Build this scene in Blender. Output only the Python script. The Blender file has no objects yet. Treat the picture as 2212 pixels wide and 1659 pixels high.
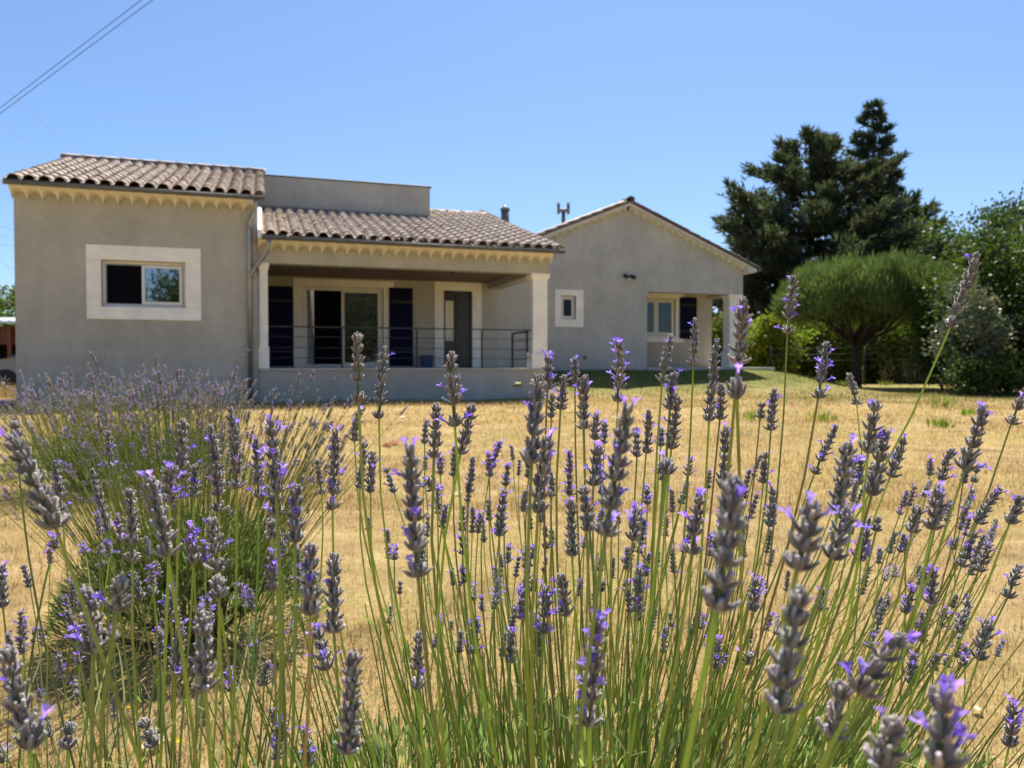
import bpy, math, random
import numpy as np
from mathutils import Vector, Matrix

random.seed(7)
rng = np.random.default_rng(11)
scene = bpy.context.scene
COL = scene.collection
PI = math.pi
R = math.radians

# ------------------------------------------------------------------ camera, sky, sun, exposure
F_PX, CX, CY, EYE, HORIZON = 1661.0, 1106.0, 829.5, 0.8, 790.0      # photo measured at 2212 x 1659
TILT = math.atan((CY - HORIZON) / F_PX)
cam_data = bpy.data.cameras.new('camera')
cam_data.sensor_width = 36.0
cam_data.lens = 36.0 * F_PX / 2212.0
cam_data.clip_start = 0.02
cam_data.clip_end = 2000
cam_data.dof.use_dof = True
cam_data.dof.focus_distance = 0.86
cam_data.dof.aperture_fstop = 11.2
cam = bpy.data.objects.new('camera', cam_data)
COL.objects.link(cam)
cam.location = (0, 0, EYE)
cam.rotation_euler = (PI / 2 - TILT, 0, 0)
scene.camera = cam

SUN_ELEV, SUN_AZ = R(62), R(11)          # azimuth measured to the right of the view direction (+Y)
world = bpy.data.worlds.new('World')
scene.world = world
world.use_nodes = True
wn = world.node_tree
sky = wn.nodes.new('ShaderNodeTexSky')
sky.sky_type = 'NISHITA'
sky.sun_disc = False
sky.sun_elevation = SUN_ELEV
sky.sun_rotation = SUN_AZ
sky.altitude = 200
sky.air_density = 1.0
sky.dust_density = 0.9
sky.ozone_density = 9.0
wn.links.new(sky.outputs[0], wn.nodes['Background'].inputs[0])
wn.nodes['Background'].inputs[1].default_value = 0.083

sun_data = bpy.data.lights.new('sun', 'SUN')
sun_data.energy = 5.0
sun_data.angle = R(0.53)
sun_data.color = (1.0, 0.94, 0.84)
sun = bpy.data.objects.new('sun', sun_data)
COL.objects.link(sun)
to_sun = Vector((math.sin(SUN_AZ) * math.cos(SUN_ELEV), math.cos(SUN_AZ) * math.cos(SUN_ELEV), math.sin(SUN_ELEV)))
sun.rotation_euler = to_sun.to_track_quat('Z', 'Y').to_euler()
sun.location = to_sun * 60

scene.view_settings.view_transform = 'Standard'
scene.view_settings.look = 'None'
scene.view_settings.exposure = 1.0
scene.view_settings.gamma = 1.0
scene.render.engine = 'CYCLES'
scene.cycles.use_denoising = True
scene.cycles.max_bounces = 6
scene.cycles.transparent_max_bounces = 8
scene.cycles.sample_clamp_indirect = 6.0
scene.cycles.caustics_reflective = False
scene.cycles.caustics_refractive = False

# ------------------------------------------------------------------ helpers
def ray(px, py):
    a = (px - CX) / F_PX
    b = (CY - py) / F_PX
    return Vector((a, math.cos(TILT) + b * math.sin(TILT), -math.sin(TILT) + b * math.cos(TILT)))

def at(px, py, dist):
    d = ray(px, py)
    return Vector((0, 0, EYE)) + d * (dist / d.y)

def tag(o, label=None, cat=None, group=None, kind=None):
    if label: o['label'] = label
    if cat: o['category'] = cat
    if group: o['group'] = group
    if kind: o['kind'] = kind
    return o

def empty(name, loc=(0, 0, 0), rz=0.0):
    o = bpy.data.objects.new(name, None)
    o.empty_display_size = 0.2
    COL.objects.link(o)
    o.location = loc
    o.rotation_euler = (0, 0, rz)
    return o

def link(name, me, parent=None, loc=None, rot=None, scl=None):
    o = bpy.data.objects.new(name, me)
    COL.objects.link(o)
    if parent is not None: o.parent = parent
    if loc is not None: o.location = loc
    if rot is not None: o.rotation_euler = rot
    if scl is not None: o.scale = scl if hasattr(scl, '__len__') else (scl, scl, scl)
    return o

class MB:
    """collects simple shapes into one mesh"""
    def __init__(self):
        self.v = []; self.f = []; self.sm = []
    def add(self, vs, fs, smooth=False):
        n = len(self.v)
        self.v += [tuple(p) for p in vs]
        self.f += [tuple(i + n for i in f) for f in fs]
        self.sm += [smooth] * len(fs)
        return self
    def box(self, x0, x1, y0, y1, z0, z1):
        vs = [(x0, y0, z0), (x1, y0, z0), (x1, y1, z0), (x0, y1, z0), (x0, y0, z1), (x1, y0, z1), (x1, y1, z1), (x0, y1, z1)]
        return self.add(vs, [(0, 3, 2, 1), (4, 5, 6, 7), (0, 1, 5, 4), (1, 2, 6, 5), (2, 3, 7, 6), (3, 0, 4, 7)])
    def bbox(self, x0, x1, y0, y1, z0, z1, b=0.01):
        """box with chamfered edges (stacked profile)"""
        b = min(b, (x1 - x0) * .45, (y1 - y0) * .45, (z1 - z0) * .45)
        def ring(i, z):
            return [(x0 + i + b, y0 + i, z), (x1 - i - b, y0 + i, z), (x1 - i, y0 + i + b, z), (x1 - i, y1 - i - b, z),
                    (x1 - i - b, y1 - i, z), (x0 + i + b, y1 - i, z), (x0 + i, y1 - i - b, z), (x0 + i, y0 + i + b, z)]
        rs = [ring(b * .9, z0), ring(0, z0 + b), ring(0, z1 - b), ring(b * .9, z1)]
        vs = sum(rs, [])
        fs = [tuple(range(7, -1, -1)), tuple(range(24, 32))]
        for k in range(3):
            for i in range(8):
                j = (i + 1) % 8
                fs.append((k * 8 + i, k * 8 + j, k * 8 + 8 + j, k * 8 + 8 + i))
        return self.add(vs, fs)
    def loft(self, rings, cap=True, smooth=False, closed=True):
        n = len(rings[0])
        vs = sum([list(r) for r in rings], [])
        fs = []
        for k in range(len(rings) - 1):
            for i in range(n if closed else n - 1):
                j = (i + 1) % n
                fs.append((k * n + i, k * n + j, k * n + n + j, k * n + n + i))
        self.add(vs, fs, smooth)
        if cap:
            m = len(vs); b = len(self.v) - m
            self.f.append(tuple(b + i for i in range(n - 1, -1, -1))); self.sm.append(False)
            self.f.append(tuple(b + m - n + i for i in range(n))); self.sm.append(False)
        return self
    def tube(self, pts, rad, n=8, cap=True, smooth=True):
        pts = [Vector(p) for p in pts]
        if not hasattr(rad, '__len__'): rad = [rad] * len(pts)
        rings = []
        t0 = (pts[1] - pts[0]).normalized()
        up = Vector((0, 0, 1)) if abs(t0.z) < .9 else Vector((1, 0, 0))
        nx = t0.cross(up).normalized()
        for i, p in enumerate(pts):
            if i == 0: t = pts[1] - pts[0]
            elif i == len(pts) - 1: t = pts[-1] - pts[-2]
            else: t = (pts[i + 1] - pts[i]).normalized() + (pts[i] - pts[i - 1]).normalized()
            t.normalize()
            nx = (nx - t * nx.dot(t)).normalized()
            ny = t.cross(nx)
            rings.append([p + (nx * math.cos(2 * PI * k / n) + ny * math.sin(2 * PI * k / n)) * rad[i] for k in range(n)])
        return self.loft(rings, cap, smooth)
    def prism(self, poly, axis, a0, a1):
        """polygon given in the two other axes, extruded along axis ('x' 'y' 'z')"""
        def P(p, a):
            return {'x': (a, p[0], p[1]), 'y': (p[0], a, p[1]), 'z': (p[0], p[1], a)}[axis]
        n = len(poly)
        vs = [P(p, a0) for p in poly] + [P(p, a1) for p in poly]
        fs = [tuple(range(n - 1, -1, -1)), tuple(range(n, 2 * n))]
        fs += [(i, (i + 1) % n, n + (i + 1) % n, n + i) for i in range(n)]
        return self.add(vs, fs)
    def wall(self, s0, s1, z0, z1, d0, d1, holes=()):
        """wall slab between d0 (front) and d1 with rectangular openings (s0,s1,z0,z1)"""
        S = sorted(set([s0, s1] + [h[0] for h in holes] + [h[1] for h in holes]))
        Z = sorted(set([z0, z1] + [h[2] for h in holes] + [h[3] for h in holes]))
        S = [s for s in S if s0 <= s <= s1]; Z = [z for z in Z if z0 <= z <= z1]
        def solid(i, j):
            if i < 0 or j < 0 or i >= len(S) - 1 or j >= len(Z) - 1: return False
            cs, cz = (S[i] + S[i + 1]) / 2, (Z[j] + Z[j + 1]) / 2
            return not any(h[0] < cs < h[1] and h[2] < cz < h[3] for h in holes)
        for i in range(len(S) - 1):
            for j in range(len(Z) - 1):
                if not solid(i, j): continue
                a, b, c, e = S[i], S[i + 1], Z[j], Z[j + 1]
                self.add([(a, d0, c), (b, d0, c), (b, d0, e), (a, d0, e)], [(0, 1, 2, 3)])
                self.add([(a, d1, c), (b, d1, c), (b, d1, e), (a, d1, e)], [(3, 2, 1, 0)])
                if not solid(i - 1, j): self.add([(a, d0, c), (a, d0, e), (a, d1, e), (a, d1, c)], [(0, 1, 2, 3)])
                if not solid(i + 1, j): self.add([(b, d0, c), (b, d0, e), (b, d1, e), (b, d1, c)], [(3, 2, 1, 0)])
                if not solid(i, j - 1): self.add([(a, d0, c), (b, d0, c), (b, d1, c), (a, d1, c)], [(3, 2, 1, 0)])
                if not solid(i, j + 1): self.add([(a, d0, e), (b, d0, e), (b, d1, e), (a, d1, e)], [(0, 1, 2, 3)])
        return self
    def mesh(self, name, mat=None):
        me = bpy.data.meshes.new(name)
        me.from_pydata(self.v, [], self.f)
        me.polygons.foreach_set('use_smooth', self.sm)
        if mat: me.materials.append(mat)
        me.update()
        return me
    def build(self, name, mat, parent=None, **kw):
        return link(name, self.mesh(name, mat), parent, **kw)

def tri_mesh(name, V, T, mat, col=None, smooth=False):
    """fast mesh from numpy triangles; col = per-vertex rgb"""
    V = np.asarray(V, np.float32); T = np.asarray(T, np.int32)
    me = bpy.data.meshes.new(name)
    me.vertices.add(len(V)); me.vertices.foreach_set('co', V.ravel())
    me.loops.add(T.size); me.loops.foreach_set('vertex_index', T.ravel())
    me.polygons.add(len(T))
    me.polygons.foreach_set('loop_start', np.arange(0, T.size, 3, dtype=np.int32))
    me.polygons.foreach_set('use_smooth', np.full(len(T), smooth))
    if col is not None:
        a = me.color_attributes.new('col', 'FLOAT_COLOR', 'POINT')
        c = np.ones((len(V), 4), np.float32); c[:, :3] = col
        a.data.foreach_set('color', c.ravel())
    me.materials.append(mat)
    me.update(calc_edges=True)
    me.validate()
    return me

# ------------------------------------------------------------------ materials
def new_mat(name):
    m = bpy.data.materials.new(name); m.use_nodes = True
    nt = m.node_tree
    return m, nt, nt.nodes['Principled BSDF'], nt.nodes['Material Output']

def noise(nt, scale, detail=4, rough=.55, coord='Object'):
    tc = nt.nodes.new('ShaderNodeTexCoord')
    n = nt.nodes.new('ShaderNodeTexNoise')
    n.inputs['Scale'].default_value = scale; n.inputs['Detail'].default_value = detail; n.inputs['Roughness'].default_value = rough
    nt.links.new(tc.outputs[coord], n.inputs['Vector'])
    return n

def ramp(nt, fac, stops):
    r = nt.nodes.new('ShaderNodeValToRGB')
    e = r.color_ramp.elements
    while len(e) < len(stops): e.new(0.5)
    for k, (p, c) in enumerate(stops):
        e[k].position = p; e[k].color = (*c, 1)
    nt.links.new(fac, r.inputs[0])
    return r.outputs[0]

def mix(nt, fac, a, b, mode='MIX'):
    m = nt.nodes.new('ShaderNodeMix'); m.data_type = 'RGBA'; m.blend_type = mode
    for sock, val in ((m.inputs[0], fac), (m.inputs[6], a), (m.inputs[7], b)):
        if hasattr(val, 'is_linked'): nt.links.new(val, sock)
        elif hasattr(val, '__len__'): sock.default_value = (*val, 1)
        else: sock.default_value = val
    return m.outputs[2]

def bump(nt, bsdf, height, strength=.3, dist=.01):
    b = nt.nodes.new('ShaderNodeBump')
    b.inputs['Strength'].default_value = strength; b.inputs['Distance'].default_value = dist
    nt.links.new(height, b.inputs['Height']); nt.links.new(b.outputs[0], bsdf.inputs['Normal'])

def plain(name, c, rough=.6, metal=0.0, var=.12, scale=6.0, bmp=0.0, spec=.4):
    m, nt, b, o = new_mat(name)
    n = noise(nt, scale, 5)
    lo = tuple(x * (1 - var) for x in c); hi = tuple(min(1, x * (1 + var)) for x in c)
    nt.links.new(ramp(nt, n.outputs[0], [(.3, lo), (.7, hi)]), b.inputs['Base Color'])
    b.inputs['Roughness'].default_value = rough; b.inputs['Metallic'].default_value = metal
    b.inputs['Specular IOR Level'].default_value = spec
    if bmp: bump(nt, b, noise(nt, scale * 14, 3).outputs[0], bmp, .004)
    return m

def stucco(name, c):
    m, nt, b, o = new_mat(name)
    n1 = noise(nt, .9, 5, .6); n2 = noise(nt, 5, 6, .65); n3 = noise(nt, 160, 3, .7)
    lo = tuple(x * .86 for x in c); hi = tuple(x * 1.08 for x in c)
    c1 = ramp(nt, n1.outputs[0], [(.32, lo), (.68, hi)])
    c2 = ramp(nt, n2.outputs[0], [(.35, (.9, .9, .9)), (.65, (1.03, 1.03, 1.03))])
    tc = nt.nodes.new('ShaderNodeTexCoord'); mp = nt.nodes.new('ShaderNodeMapping')
    mp.inputs['Scale'].default_value = (3.2, 3.2, .45); nt.links.new(tc.outputs['Object'], mp.inputs[0])
    ns = nt.nodes.new('ShaderNodeTexNoise'); ns.inputs['Scale'].default_value = 1.0; ns.inputs['Detail'].default_value = 5
    nt.links.new(mp.outputs[0], ns.inputs['Vector'])
    c3 = ramp(nt, ns.outputs[0], [(.30, (.945, .94, .93)), (.56, (1, 1, 1))])
    c12 = mix(nt, 1.0, c1, c2, 'MULTIPLY')
    nt.links.new(mix(nt, 1.0, c12, c3, 'MULTIPLY'), b.inputs['Base Color'])
    b.inputs['Roughness'].default_value = .92; b.inputs['Specular IOR Level'].default_value = .15
    bump(nt, b, n3.outputs[0], .5, .006)
    return m

def leaf_mat(name, trans=.45, rough=.55, spec=.25, attr=True, c=(.1, .15, .04), sheen=0.0, tint=(1.25, 1.3, .75), sheen_rough=.35):
    """diffuse + translucent leaf with optional per-vertex colour"""
    m, nt, b, o = new_mat(name)
    if attr:
        a = nt.nodes.new('ShaderNodeAttribute'); a.attribute_name = 'col'; src = a.outputs['Color']
    else:
        n = noise(nt, 40, 3)
        src = ramp(nt, n.outputs[0], [(.3, tuple(x * .8 for x in c)), (.7, tuple(x * 1.2 for x in c))])
    nt.links.new(src, b.inputs['Base Color'])
    b.inputs['Roughness'].default_value = rough; b.inputs['Specular IOR Level'].default_value = spec
    if sheen:
        b.inputs['Sheen Weight'].default_value = sheen; b.inputs['Sheen Roughness'].default_value = sheen_rough
        b.inputs['Sheen Tint'].default_value = (1, .97, .95, 1)
    if trans:
        t = nt.nodes.new('ShaderNodeBsdfTranslucent')
        nt.links.new(mix(nt, 1.0, src, tint, 'MULTIPLY'), t.inputs['Color'])
        ms = nt.nodes.new('ShaderNodeMixShader'); ms.inputs[0].default_value = trans
        nt.links.new(b.outputs[0], ms.inputs[1]); nt.links.new(t.outputs[0], ms.inputs[2])
        nt.links.new(ms.outputs[0], o.inputs['Surface'])
    return m

def glass(name, refl=.2, tint=(.5, .55, .55), clear=.6):
    m, nt, b, o = new_mat(name)
    tr = nt.nodes.new('ShaderNodeBsdfTransparent'); tr.inputs[0].default_value = (*tint, 1)
    gl = nt.nodes.new('ShaderNodeBsdfGlossy'); gl.inputs['Roughness'].default_value = .02
    gl.inputs['Color'].default_value = (.95, .97, 1, 1)
    ms = nt.nodes.new('ShaderNodeMixShader'); ms.inputs[0].default_value = refl
    nt.links.new(tr.outputs[0], ms.inputs[1]); nt.links.new(gl.outputs[0], ms.inputs[2])
    nt.links.new(ms.outputs[0], o.inputs['Surface'])
    return m

M = {}
M['wall'] = stucco('taupe_render', (.475, .452, .392))
M['wall_grey'] = stucco('grey_render', (.50, .487, .455))
M['wall_cream'] = stucco('cream_render', (.52, .45, .36))
M['stone'] = plain('pale_stone', (.88, .85, .78), .8, var=.09, scale=3, bmp=.15, spec=.2)
M['genoise'] = plain('genoise_clay', (.70, .65, .59), .85, var=.12, scale=9, bmp=.2, spec=.15)
M['zinc'] = plain('zinc', (.30, .32, .34), .45, .75, .12, 4)
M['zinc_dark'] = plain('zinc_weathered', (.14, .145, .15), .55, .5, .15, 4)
M['frame'] = plain('white_pvc', (.74, .72, .68), .4, var=.03, spec=.5)
M['navy'] = plain('navy_paint', (.008, .010, .042), .8, var=.12, scale=3, spec=.08)
M['iron'] = plain('grey_ironwork', (.05, .05, .053), .65, 0, .1, spec=.2)
M['black'] = plain('black_plastic', (.02, .02, .022), .5)
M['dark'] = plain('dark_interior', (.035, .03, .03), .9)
M['door'] = plain('anthracite_door', (.035, .036, .042), .4, spec=.5)
M['curtain'] = plain('pale_curtain', (.30, .32, .36), .9, spec=.1)
M['floor'] = plain('terrace_tiles', (.55, .5, .43), .7, var=.1, scale=4)
M['glass_sky'] = glass('window_glass', .34, (.3, .33, .36))
M['glass_dark'] = glass('shaded_glass', .02, (.12, .12, .13))
M['glass_mid'] = glass('patio_glass', .10, (.3, .33, .33))
M['glass_loggia'] = glass('loggia_glass', .05, (.5, .52, .5))
M['frosted'] = plain('frosted_glass', (.72, .68, .5), .35, var=.04)
M['blue_plastic'] = plain('blue_plastic', (.03, .06, .16), .4)

def tile_material():
    m, nt, b, o = new_mat('roman_tile_clay')
    oi = nt.nodes.new('ShaderNodeObjectInfo')
    base = ramp(nt, oi.outputs['Random'], [(0, (.54, .435, .355)), (.35, (.64, .53, .445)), (.7, (.71, .60, .515)), (1, (.60, .51, .435))])
    n = noise(nt, 11, 6, .65); n2 = noise(nt, 45, 4, .6)
    c = mix(nt, 1.0, base, ramp(nt, n.outputs[0], [(.3, (.72, .7, .68)), (.62, (1.08, 1.05, 1.0))]), 'MULTIPLY')
    c = mix(nt, ramp(nt, n2.outputs[0], [(.62, (0, 0, 0)), (.78, (.25, .25, .25))]), c, (.3, .28, .22))
    nt.links.new(c, b.inputs['Base Color'])
    b.inputs['Roughness'].default_value = .85; b.inputs['Specular IOR Level'].default_value = .25
    bump(nt, b, n2.outputs[0], .25, .004)
    return m
M['tile'] = tile_material()
M['trim'] = plain('grey_cream_trim', (.60, .585, .55), .85, var=.1, scale=8, bmp=.2, spec=.15)
M['shade_tile'] = plain('shaded_clay_tile', (.17, .14, .12), .9, var=.3, scale=14, bmp=.3, spec=.2)  # tile clay darkened to paint in the shade on the gable roof's front edge
M['ceiling'] = plain('brown_ceiling', (.20, .135, .095), .8, var=.15, scale=5)
M['mesh'] = plain('insect_mesh', (.005, .005, .009), .9, spec=.05)
M['bark'] = plain('bark', (.07, .055, .043), .95, var=.3, scale=12, bmp=.5, spec=.1)
M['foliage'] = leaf_mat('foliage_leaf', .42, .5, .3)
M['needles'] = leaf_mat('needle_leaf', .38, .6, .2)
M['silver'] = leaf_mat('silver_leaf', .3, .35, .5, tint=(1.05, 1.1, .9))
M['grass_dry'] = leaf_mat('grass_blade', .35, .7, .15, tint=(1.1, 1.0, .8))
M['stem'] = leaf_mat('lavender_stem', .45, .6, .15, sheen=.15)
M['calyx'] = leaf_mat('lavender_calyx', .26, .8, .1, sheen=1.0, tint=(1.15, 1.08, 1.0), sheen_rough=.4)
M['petal'] = leaf_mat('lavender_petal', .5, .6, .2, tint=(1.1, .95, 1.25))

# ------------------------------------------------------------------ ground
TH = R(18)
O = Vector((-9.73, 15.09, 0))
HU = Vector((math.cos(TH), math.sin(TH), 0)); HV = Vector((-math.sin(TH), math.cos(TH), 0))

def sstep(x, a, b):
    t = np.clip((x - a) / (b - a), 0, 1)
    return t * t * (3 - 2 * t)

def house_sd(x, y):
    dx, dy = x - O.x, y - O.y
    return dx * HU.x + dy * HU.y, dx * HV.x + dy * HV.y

def ground_z(x, y):
    s, d = house_sd(x, y)
    m = sstep(d, -.4, 4.3) * sstep(s, 10.2, 11.2) * (1 - sstep(s, 19.9, 24.0)) * (1 - sstep(d, 12, 16))
    near = np.exp(-((x) ** 2 + (y - 8) ** 2) / 600.0)
    return .66 * m + near * (.018 * np.sin(x * 1.3 + .7 * y) + .014 * np.sin(2.1 * y - .9 * x + 1.0))

def vnoise(x, y, seed=0):
    """cheap smooth 2-D noise"""
    r = np.random.default_rng(seed)
    out = 0
    for k in range(7):
        a = r.uniform(0, 2 * PI); fq = r.uniform(.5, 1.6); ph = r.uniform(0, 6.28)
        out = out + np.sin((x * math.cos(a) + y * math.sin(a)) * fq + ph)
    return out / 7

def greenness(x, y):
    s, d = house_sd(x, y)
    g = sstep(d, -1.6, 2.6) * sstep(s, 10.4, 12.6) * (1 - sstep(s, 19.5, 25)) * .9
    g = np.maximum(g, .48 * sstep(y, 12, 22) * sstep(x, 1, 8))
    g = np.maximum(g, .5 * (1 - sstep(np.abs(d + .35), .1, .55)) * (s > -1) * (s < 11.4))
    return np.clip(g + .16 * vnoise(x * 1.3, y * 1.3, 5) + .10 * vnoise(x * 4, y * 4, 6), 0, 1)

xs = np.unique(np.concatenate([[-600, -250, -120, -70, -45, -32], np.arange(-24, 32, .28), [36, 45, 60, 90, 150, 300, 600]]))
ys = np.unique(np.concatenate([[-400, -120, -50, -20, -10, -5], np.arange(-2, 34, .28), [36, 40, 48, 60, 90, 150, 300, 900]]))
GX, GY = np.meshgrid(xs, ys)
GZ = ground_z(GX, GY)
V = np.stack([GX.ravel(), GY.ravel(), GZ.ravel()], 1)
nx, ny = len(xs), len(ys)
ii = (np.arange(ny - 1)[:, None] * nx + np.arange(nx - 1)[None, :]).ravel()
T = np.concatenate([np.stack([ii, ii + 1, ii + nx + 1], 1), np.stack([ii, ii + nx + 1, ii + nx], 1)])
g = greenness(GX, GY).ravel()[:, None]

def ground_material():
    m, nt, b, o = new_mat('dry_lawn')
    a = nt.nodes.new('ShaderNodeAttribute'); a.attribute_name = 'col'
    sep = nt.nodes.new('ShaderNodeSeparateColor'); nt.links.new(a.outputs['Color'], sep.inputs[0])
    n1 = noise(nt, .55, 6, .62); n2 = noise(nt, 3.2, 6, .65); n3 = noise(nt, 45, 5, .7); n4 = noise(nt, 160, 3, .7)
    dry = ramp(nt, n2.outputs[0], [(.30, (.20, .135, .065)), (.42, (.37, .26, .115)), (.58, (.47, .345, .16)), (.72, (.56, .435, .235))])
    dry = mix(nt, ramp(nt, n1.outputs[0], [(.44, (0, 0, 0)), (.62, (.65, .65, .65))]), dry, (.40, .31, .10))
    green = ramp(nt, n2.outputs[0], [(.3, (.085, .115, .025)), (.7, (.20, .23, .06))])
    c = mix(nt, sep.outputs[0], dry, green)
    c = mix(nt, 1.0, c, ramp(nt, n3.outputs[0], [(.3, (.66, .62, .58)), (.65, (1.12, 1.12, 1.1))]), 'MULTIPLY')
    nt.links.new(c, b.inputs['Base Color'])
    b.inputs['Roughness'].default_value = .95; b.inputs['Specular IOR Level'].default_value = .1
    bump(nt, b, n4.outputs[0], .8, .02)
    return m
M['ground'] = ground_material()
gm = tri_mesh('lawn', V, T, M['ground'], np.repeat(g, 3, 1), True)
tag(link('lawn', gm), 'sunburnt straw-coloured lawn in front of the house', 'lawn', kind='structure')

drive = MB()
P = [(-40, 13.4), (-9.9, 15.35), (-10.7, 17.6), (-40, 17.6)]
drive.add([(x, y, .022) for x, y in P], [(0, 1, 2, 3)])
M['asphalt'] = plain('asphalt', (.075, .075, .078), .9, var=.25, scale=20, bmp=.4)
tag(drive.build('driveway', M['asphalt']), 'grey tarmac driveway beside the house corner', 'driveway', kind='structure')

# ------------------------------------------------------------------ roof tile, cornice tile and other shared pieces
TP = 0.268                                   # tile pitch
def roof_tile_mesh(course):
    """one S-shaped roman tile; +y up the slope, lower edge at y=0; hump to the right of the pan"""
    prof = []
    for k in range(5):                       # pan
        t = k / 4; prof.append((-.134 + .074 * t, .010 - .014 * math.sin(PI * t)))
    for k in range(1, 9):                    # cover
        t = k / 8; prof.append((-.060 + .196 * (.5 - .5 * math.cos(PI * t)), .010 + .088 * math.sin(PI * t)))
    n = len(prof); Lh = course + .06; th = .014
    vs = []
    for (y, dz, sc) in ((0, .028, 1.0), (Lh, .0, .92)):
        for (x, z) in prof: vs.append((x, y, z * sc + dz))
    for (y, dz, sc) in ((0, .028, 1.0), (Lh, .0, .92)):
        for (x, z) in prof: vs.append((x, y, z * sc + dz - th))
    mb = MB()
    fs = []
    for i in range(n - 1):
        fs.append((i, i + 1, n + i + 1, n + i))
        fs.append((i, 2 * n + i, 2 * n + i + 1, i + 1))
    mb.add(vs, fs, True)
    mb.add([], [])
    for i in range(len(mb.sm)):
        if i % 2 == 1: mb.sm[i] = False
    fs2 = [(0, n, 3 * n, 2 * n), (n - 1, 2 * n + n - 1, 3 * n + n - 1, 2 * n - 1)]
    mb.f += fs2; mb.sm += [False, False]
    return mb.mesh('roof_tile', M['tile'])

def barrel_mesh(length, r, th=.014, flat=1.0):
    """half-round tile running along +y"""
    n = 9
    mb = MB()
    out = [(r * math.cos(PI * k / (n - 1)), r * math.sin(PI * k / (n - 1)) * flat) for k in range(n)]
    inn = [((r - th) * math.cos(PI * k / (n - 1)), (r - th) * math.sin(PI * k / (n - 1)) * flat) for k in range(n)]
    vs = [(x, 0, z) for x, z in out] + [(x * .9, length, z * .9) for x, z in out] + [(x, 0, z) for x, z in inn] + [(x * .9, length, z * .9) for x, z in inn]
    fs = []
    for i in range(n - 1):
        fs += [(i + 1, i, n + i, n + i + 1), (i, i + 1, 2 * n + i + 1, 2 * n + i), (2 * n + i, 2 * n + i + 1, 3 * n + i + 1, 3 * n + i), (n + i + 1, n + i, 3 * n + i, 3 * n + i + 1)]
    mb.add(vs, fs, True)
    return mb.mesh('half_round_tile', M['tile'])

def cornice_mesh(p, h, out):
    """one arched cornice tile: centred on x, y<0 sticks out of the wall, z from 0 (tooth) to h"""
    n = 11; mb = MB()
    xs_ = [-p / 2 + p * k / (n - 1) for k in range(n)]
    def zb(x):
        u = abs(x) / (p / 2)
        return h * (.80 * math.sqrt(max(0, 1 - (u * 1.02) ** 2)) if u < .98 else 0.0)
    vs = []
    for x in xs_:
        z = zb(x)
        vs.append((x, -out, h)); vs.append((x, -out * (.12 + .80 * z / h), z)); vs.append((x, 0, z * .8 - .004))
    fs = []
    for i in range(n - 1):
        a, b = 3 * i, 3 * i + 3
        fs += [(a, a + 1, b + 1, b), (a + 1, a + 2, b + 2, b + 1)]
    mb.add(vs, fs)
    return mb.mesh('cornice_tile', M['genoise'])

CORN = cornice_mesh(.27, .245, .28)
CORN_S = cornice_mesh(.27, .17, .18)
TILE = roof_tile_mesh(.40)

def tile_slope(deck, s0, s1, d_e, z_e, k, dmax_of_s, course=.40, limit=300, jit=.004):
    """lay tiles on a slope rising with d; deck is the parent part (house-local coordinates)"""
    ang = math.atan(k); n = int(round((s1 - s0) / TP)); cnt = 0; extra = MB()
    rows = []
    for j in range(40):
        for i in range(n):
            s = s0 + (i + .5) * (s1 - s0) / n
            d = d_e + j * course * math.cos(ang)
            if d + course * .6 * math.cos(ang) > dmax_of_s(s): continue
            rows.append((j, s, d))
    for (j, s, d) in rows:
        z = z_e + (d - d_e) * k + .012
        rot = (ang + random.gauss(0, .006), random.gauss(0, .008), random.gauss(0, .008))
        loc = (s + random.gauss(0, jit), d + random.gauss(0, jit * 1.5), z + random.gauss(0, .002))
        if cnt < limit:
            link('roof_tile', TILE, deck, loc, rot)
        else:
            mt = Matrix.Translation(loc) @ Matrix.Rotation(rot[0], 4, 'X')
            extra.add([mt @ v.co for v in TILE.vertices], [tuple(p.vertices) for p in TILE.polygons], True)
        cnt += 1
    if extra.v:
        tag(extra.build('upper_roof_tiles', M['tile'], deck), kind='stuff')

def gutter(parent, s0, s1, d, z, r=.062):
    mb = MB(); n = 9
    sec = [(r * math.cos(PI + PI * k / (n - 1)), r * math.sin(PI + PI * k / (n - 1))) for k in range(n)]
    sec2 = [((r - .006) * math.cos(2 * PI - PI * k / (n - 1)), (r - .006) * math.sin(2 * PI - PI * k / (n - 1))) for k in range(n)]
    sec = sec + sec2
    mb.loft([[(s, d + a, z + b) for a, b in sec] for s in (s0, s1)], True, True)
    mb.tube([(s0, d - r, z + .003), (s1, d - r, z + .003)], .010, 6)
    gt = mb.build('gutter', M['zinc_dark'], parent)
    k = int((s1 - s0) / .6)
    br = MB().tube([(0, -r - .012, .012), (0, -r * .75, -r * .72), (0, 0, -r - .006), (0, r, .02), (0, r + .06, .04)], .008, 5).mesh('gutter_bracket', M['zinc_dark'])
    for i in range(k):
        link('bracket', br, gt, (s0 + .3 + i * (s1 - s0 - .4) / max(1, k - 1), d, z))
    return gt

def surround(parent, s0, s1, z0, z1, so0, so1, zo0, zo1, d, proud=.03, mat='stone', depth=.0, name='window_surround'):
    """stone frame: inner opening s0..z1, outer so0..zo1; four blocks, mitre-free"""
    mb = MB()
    mb.bbox(so0, so1, d - proud, d + .05, z1, zo1, .008)
    if zo0 < z0: mb.bbox(so0, so1, d - proud, d + .05, zo0, z0, .008)
    mb.bbox(so0, s0, d - proud + .002, d + .05, z0 + .0005, z1 - .0005, .008)
    mb.bbox(s1, so1, d - proud + .002, d + .05, z0 + .0005, z1 - .0005, .008)
    return mb.build(name, M[mat], parent)

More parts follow.
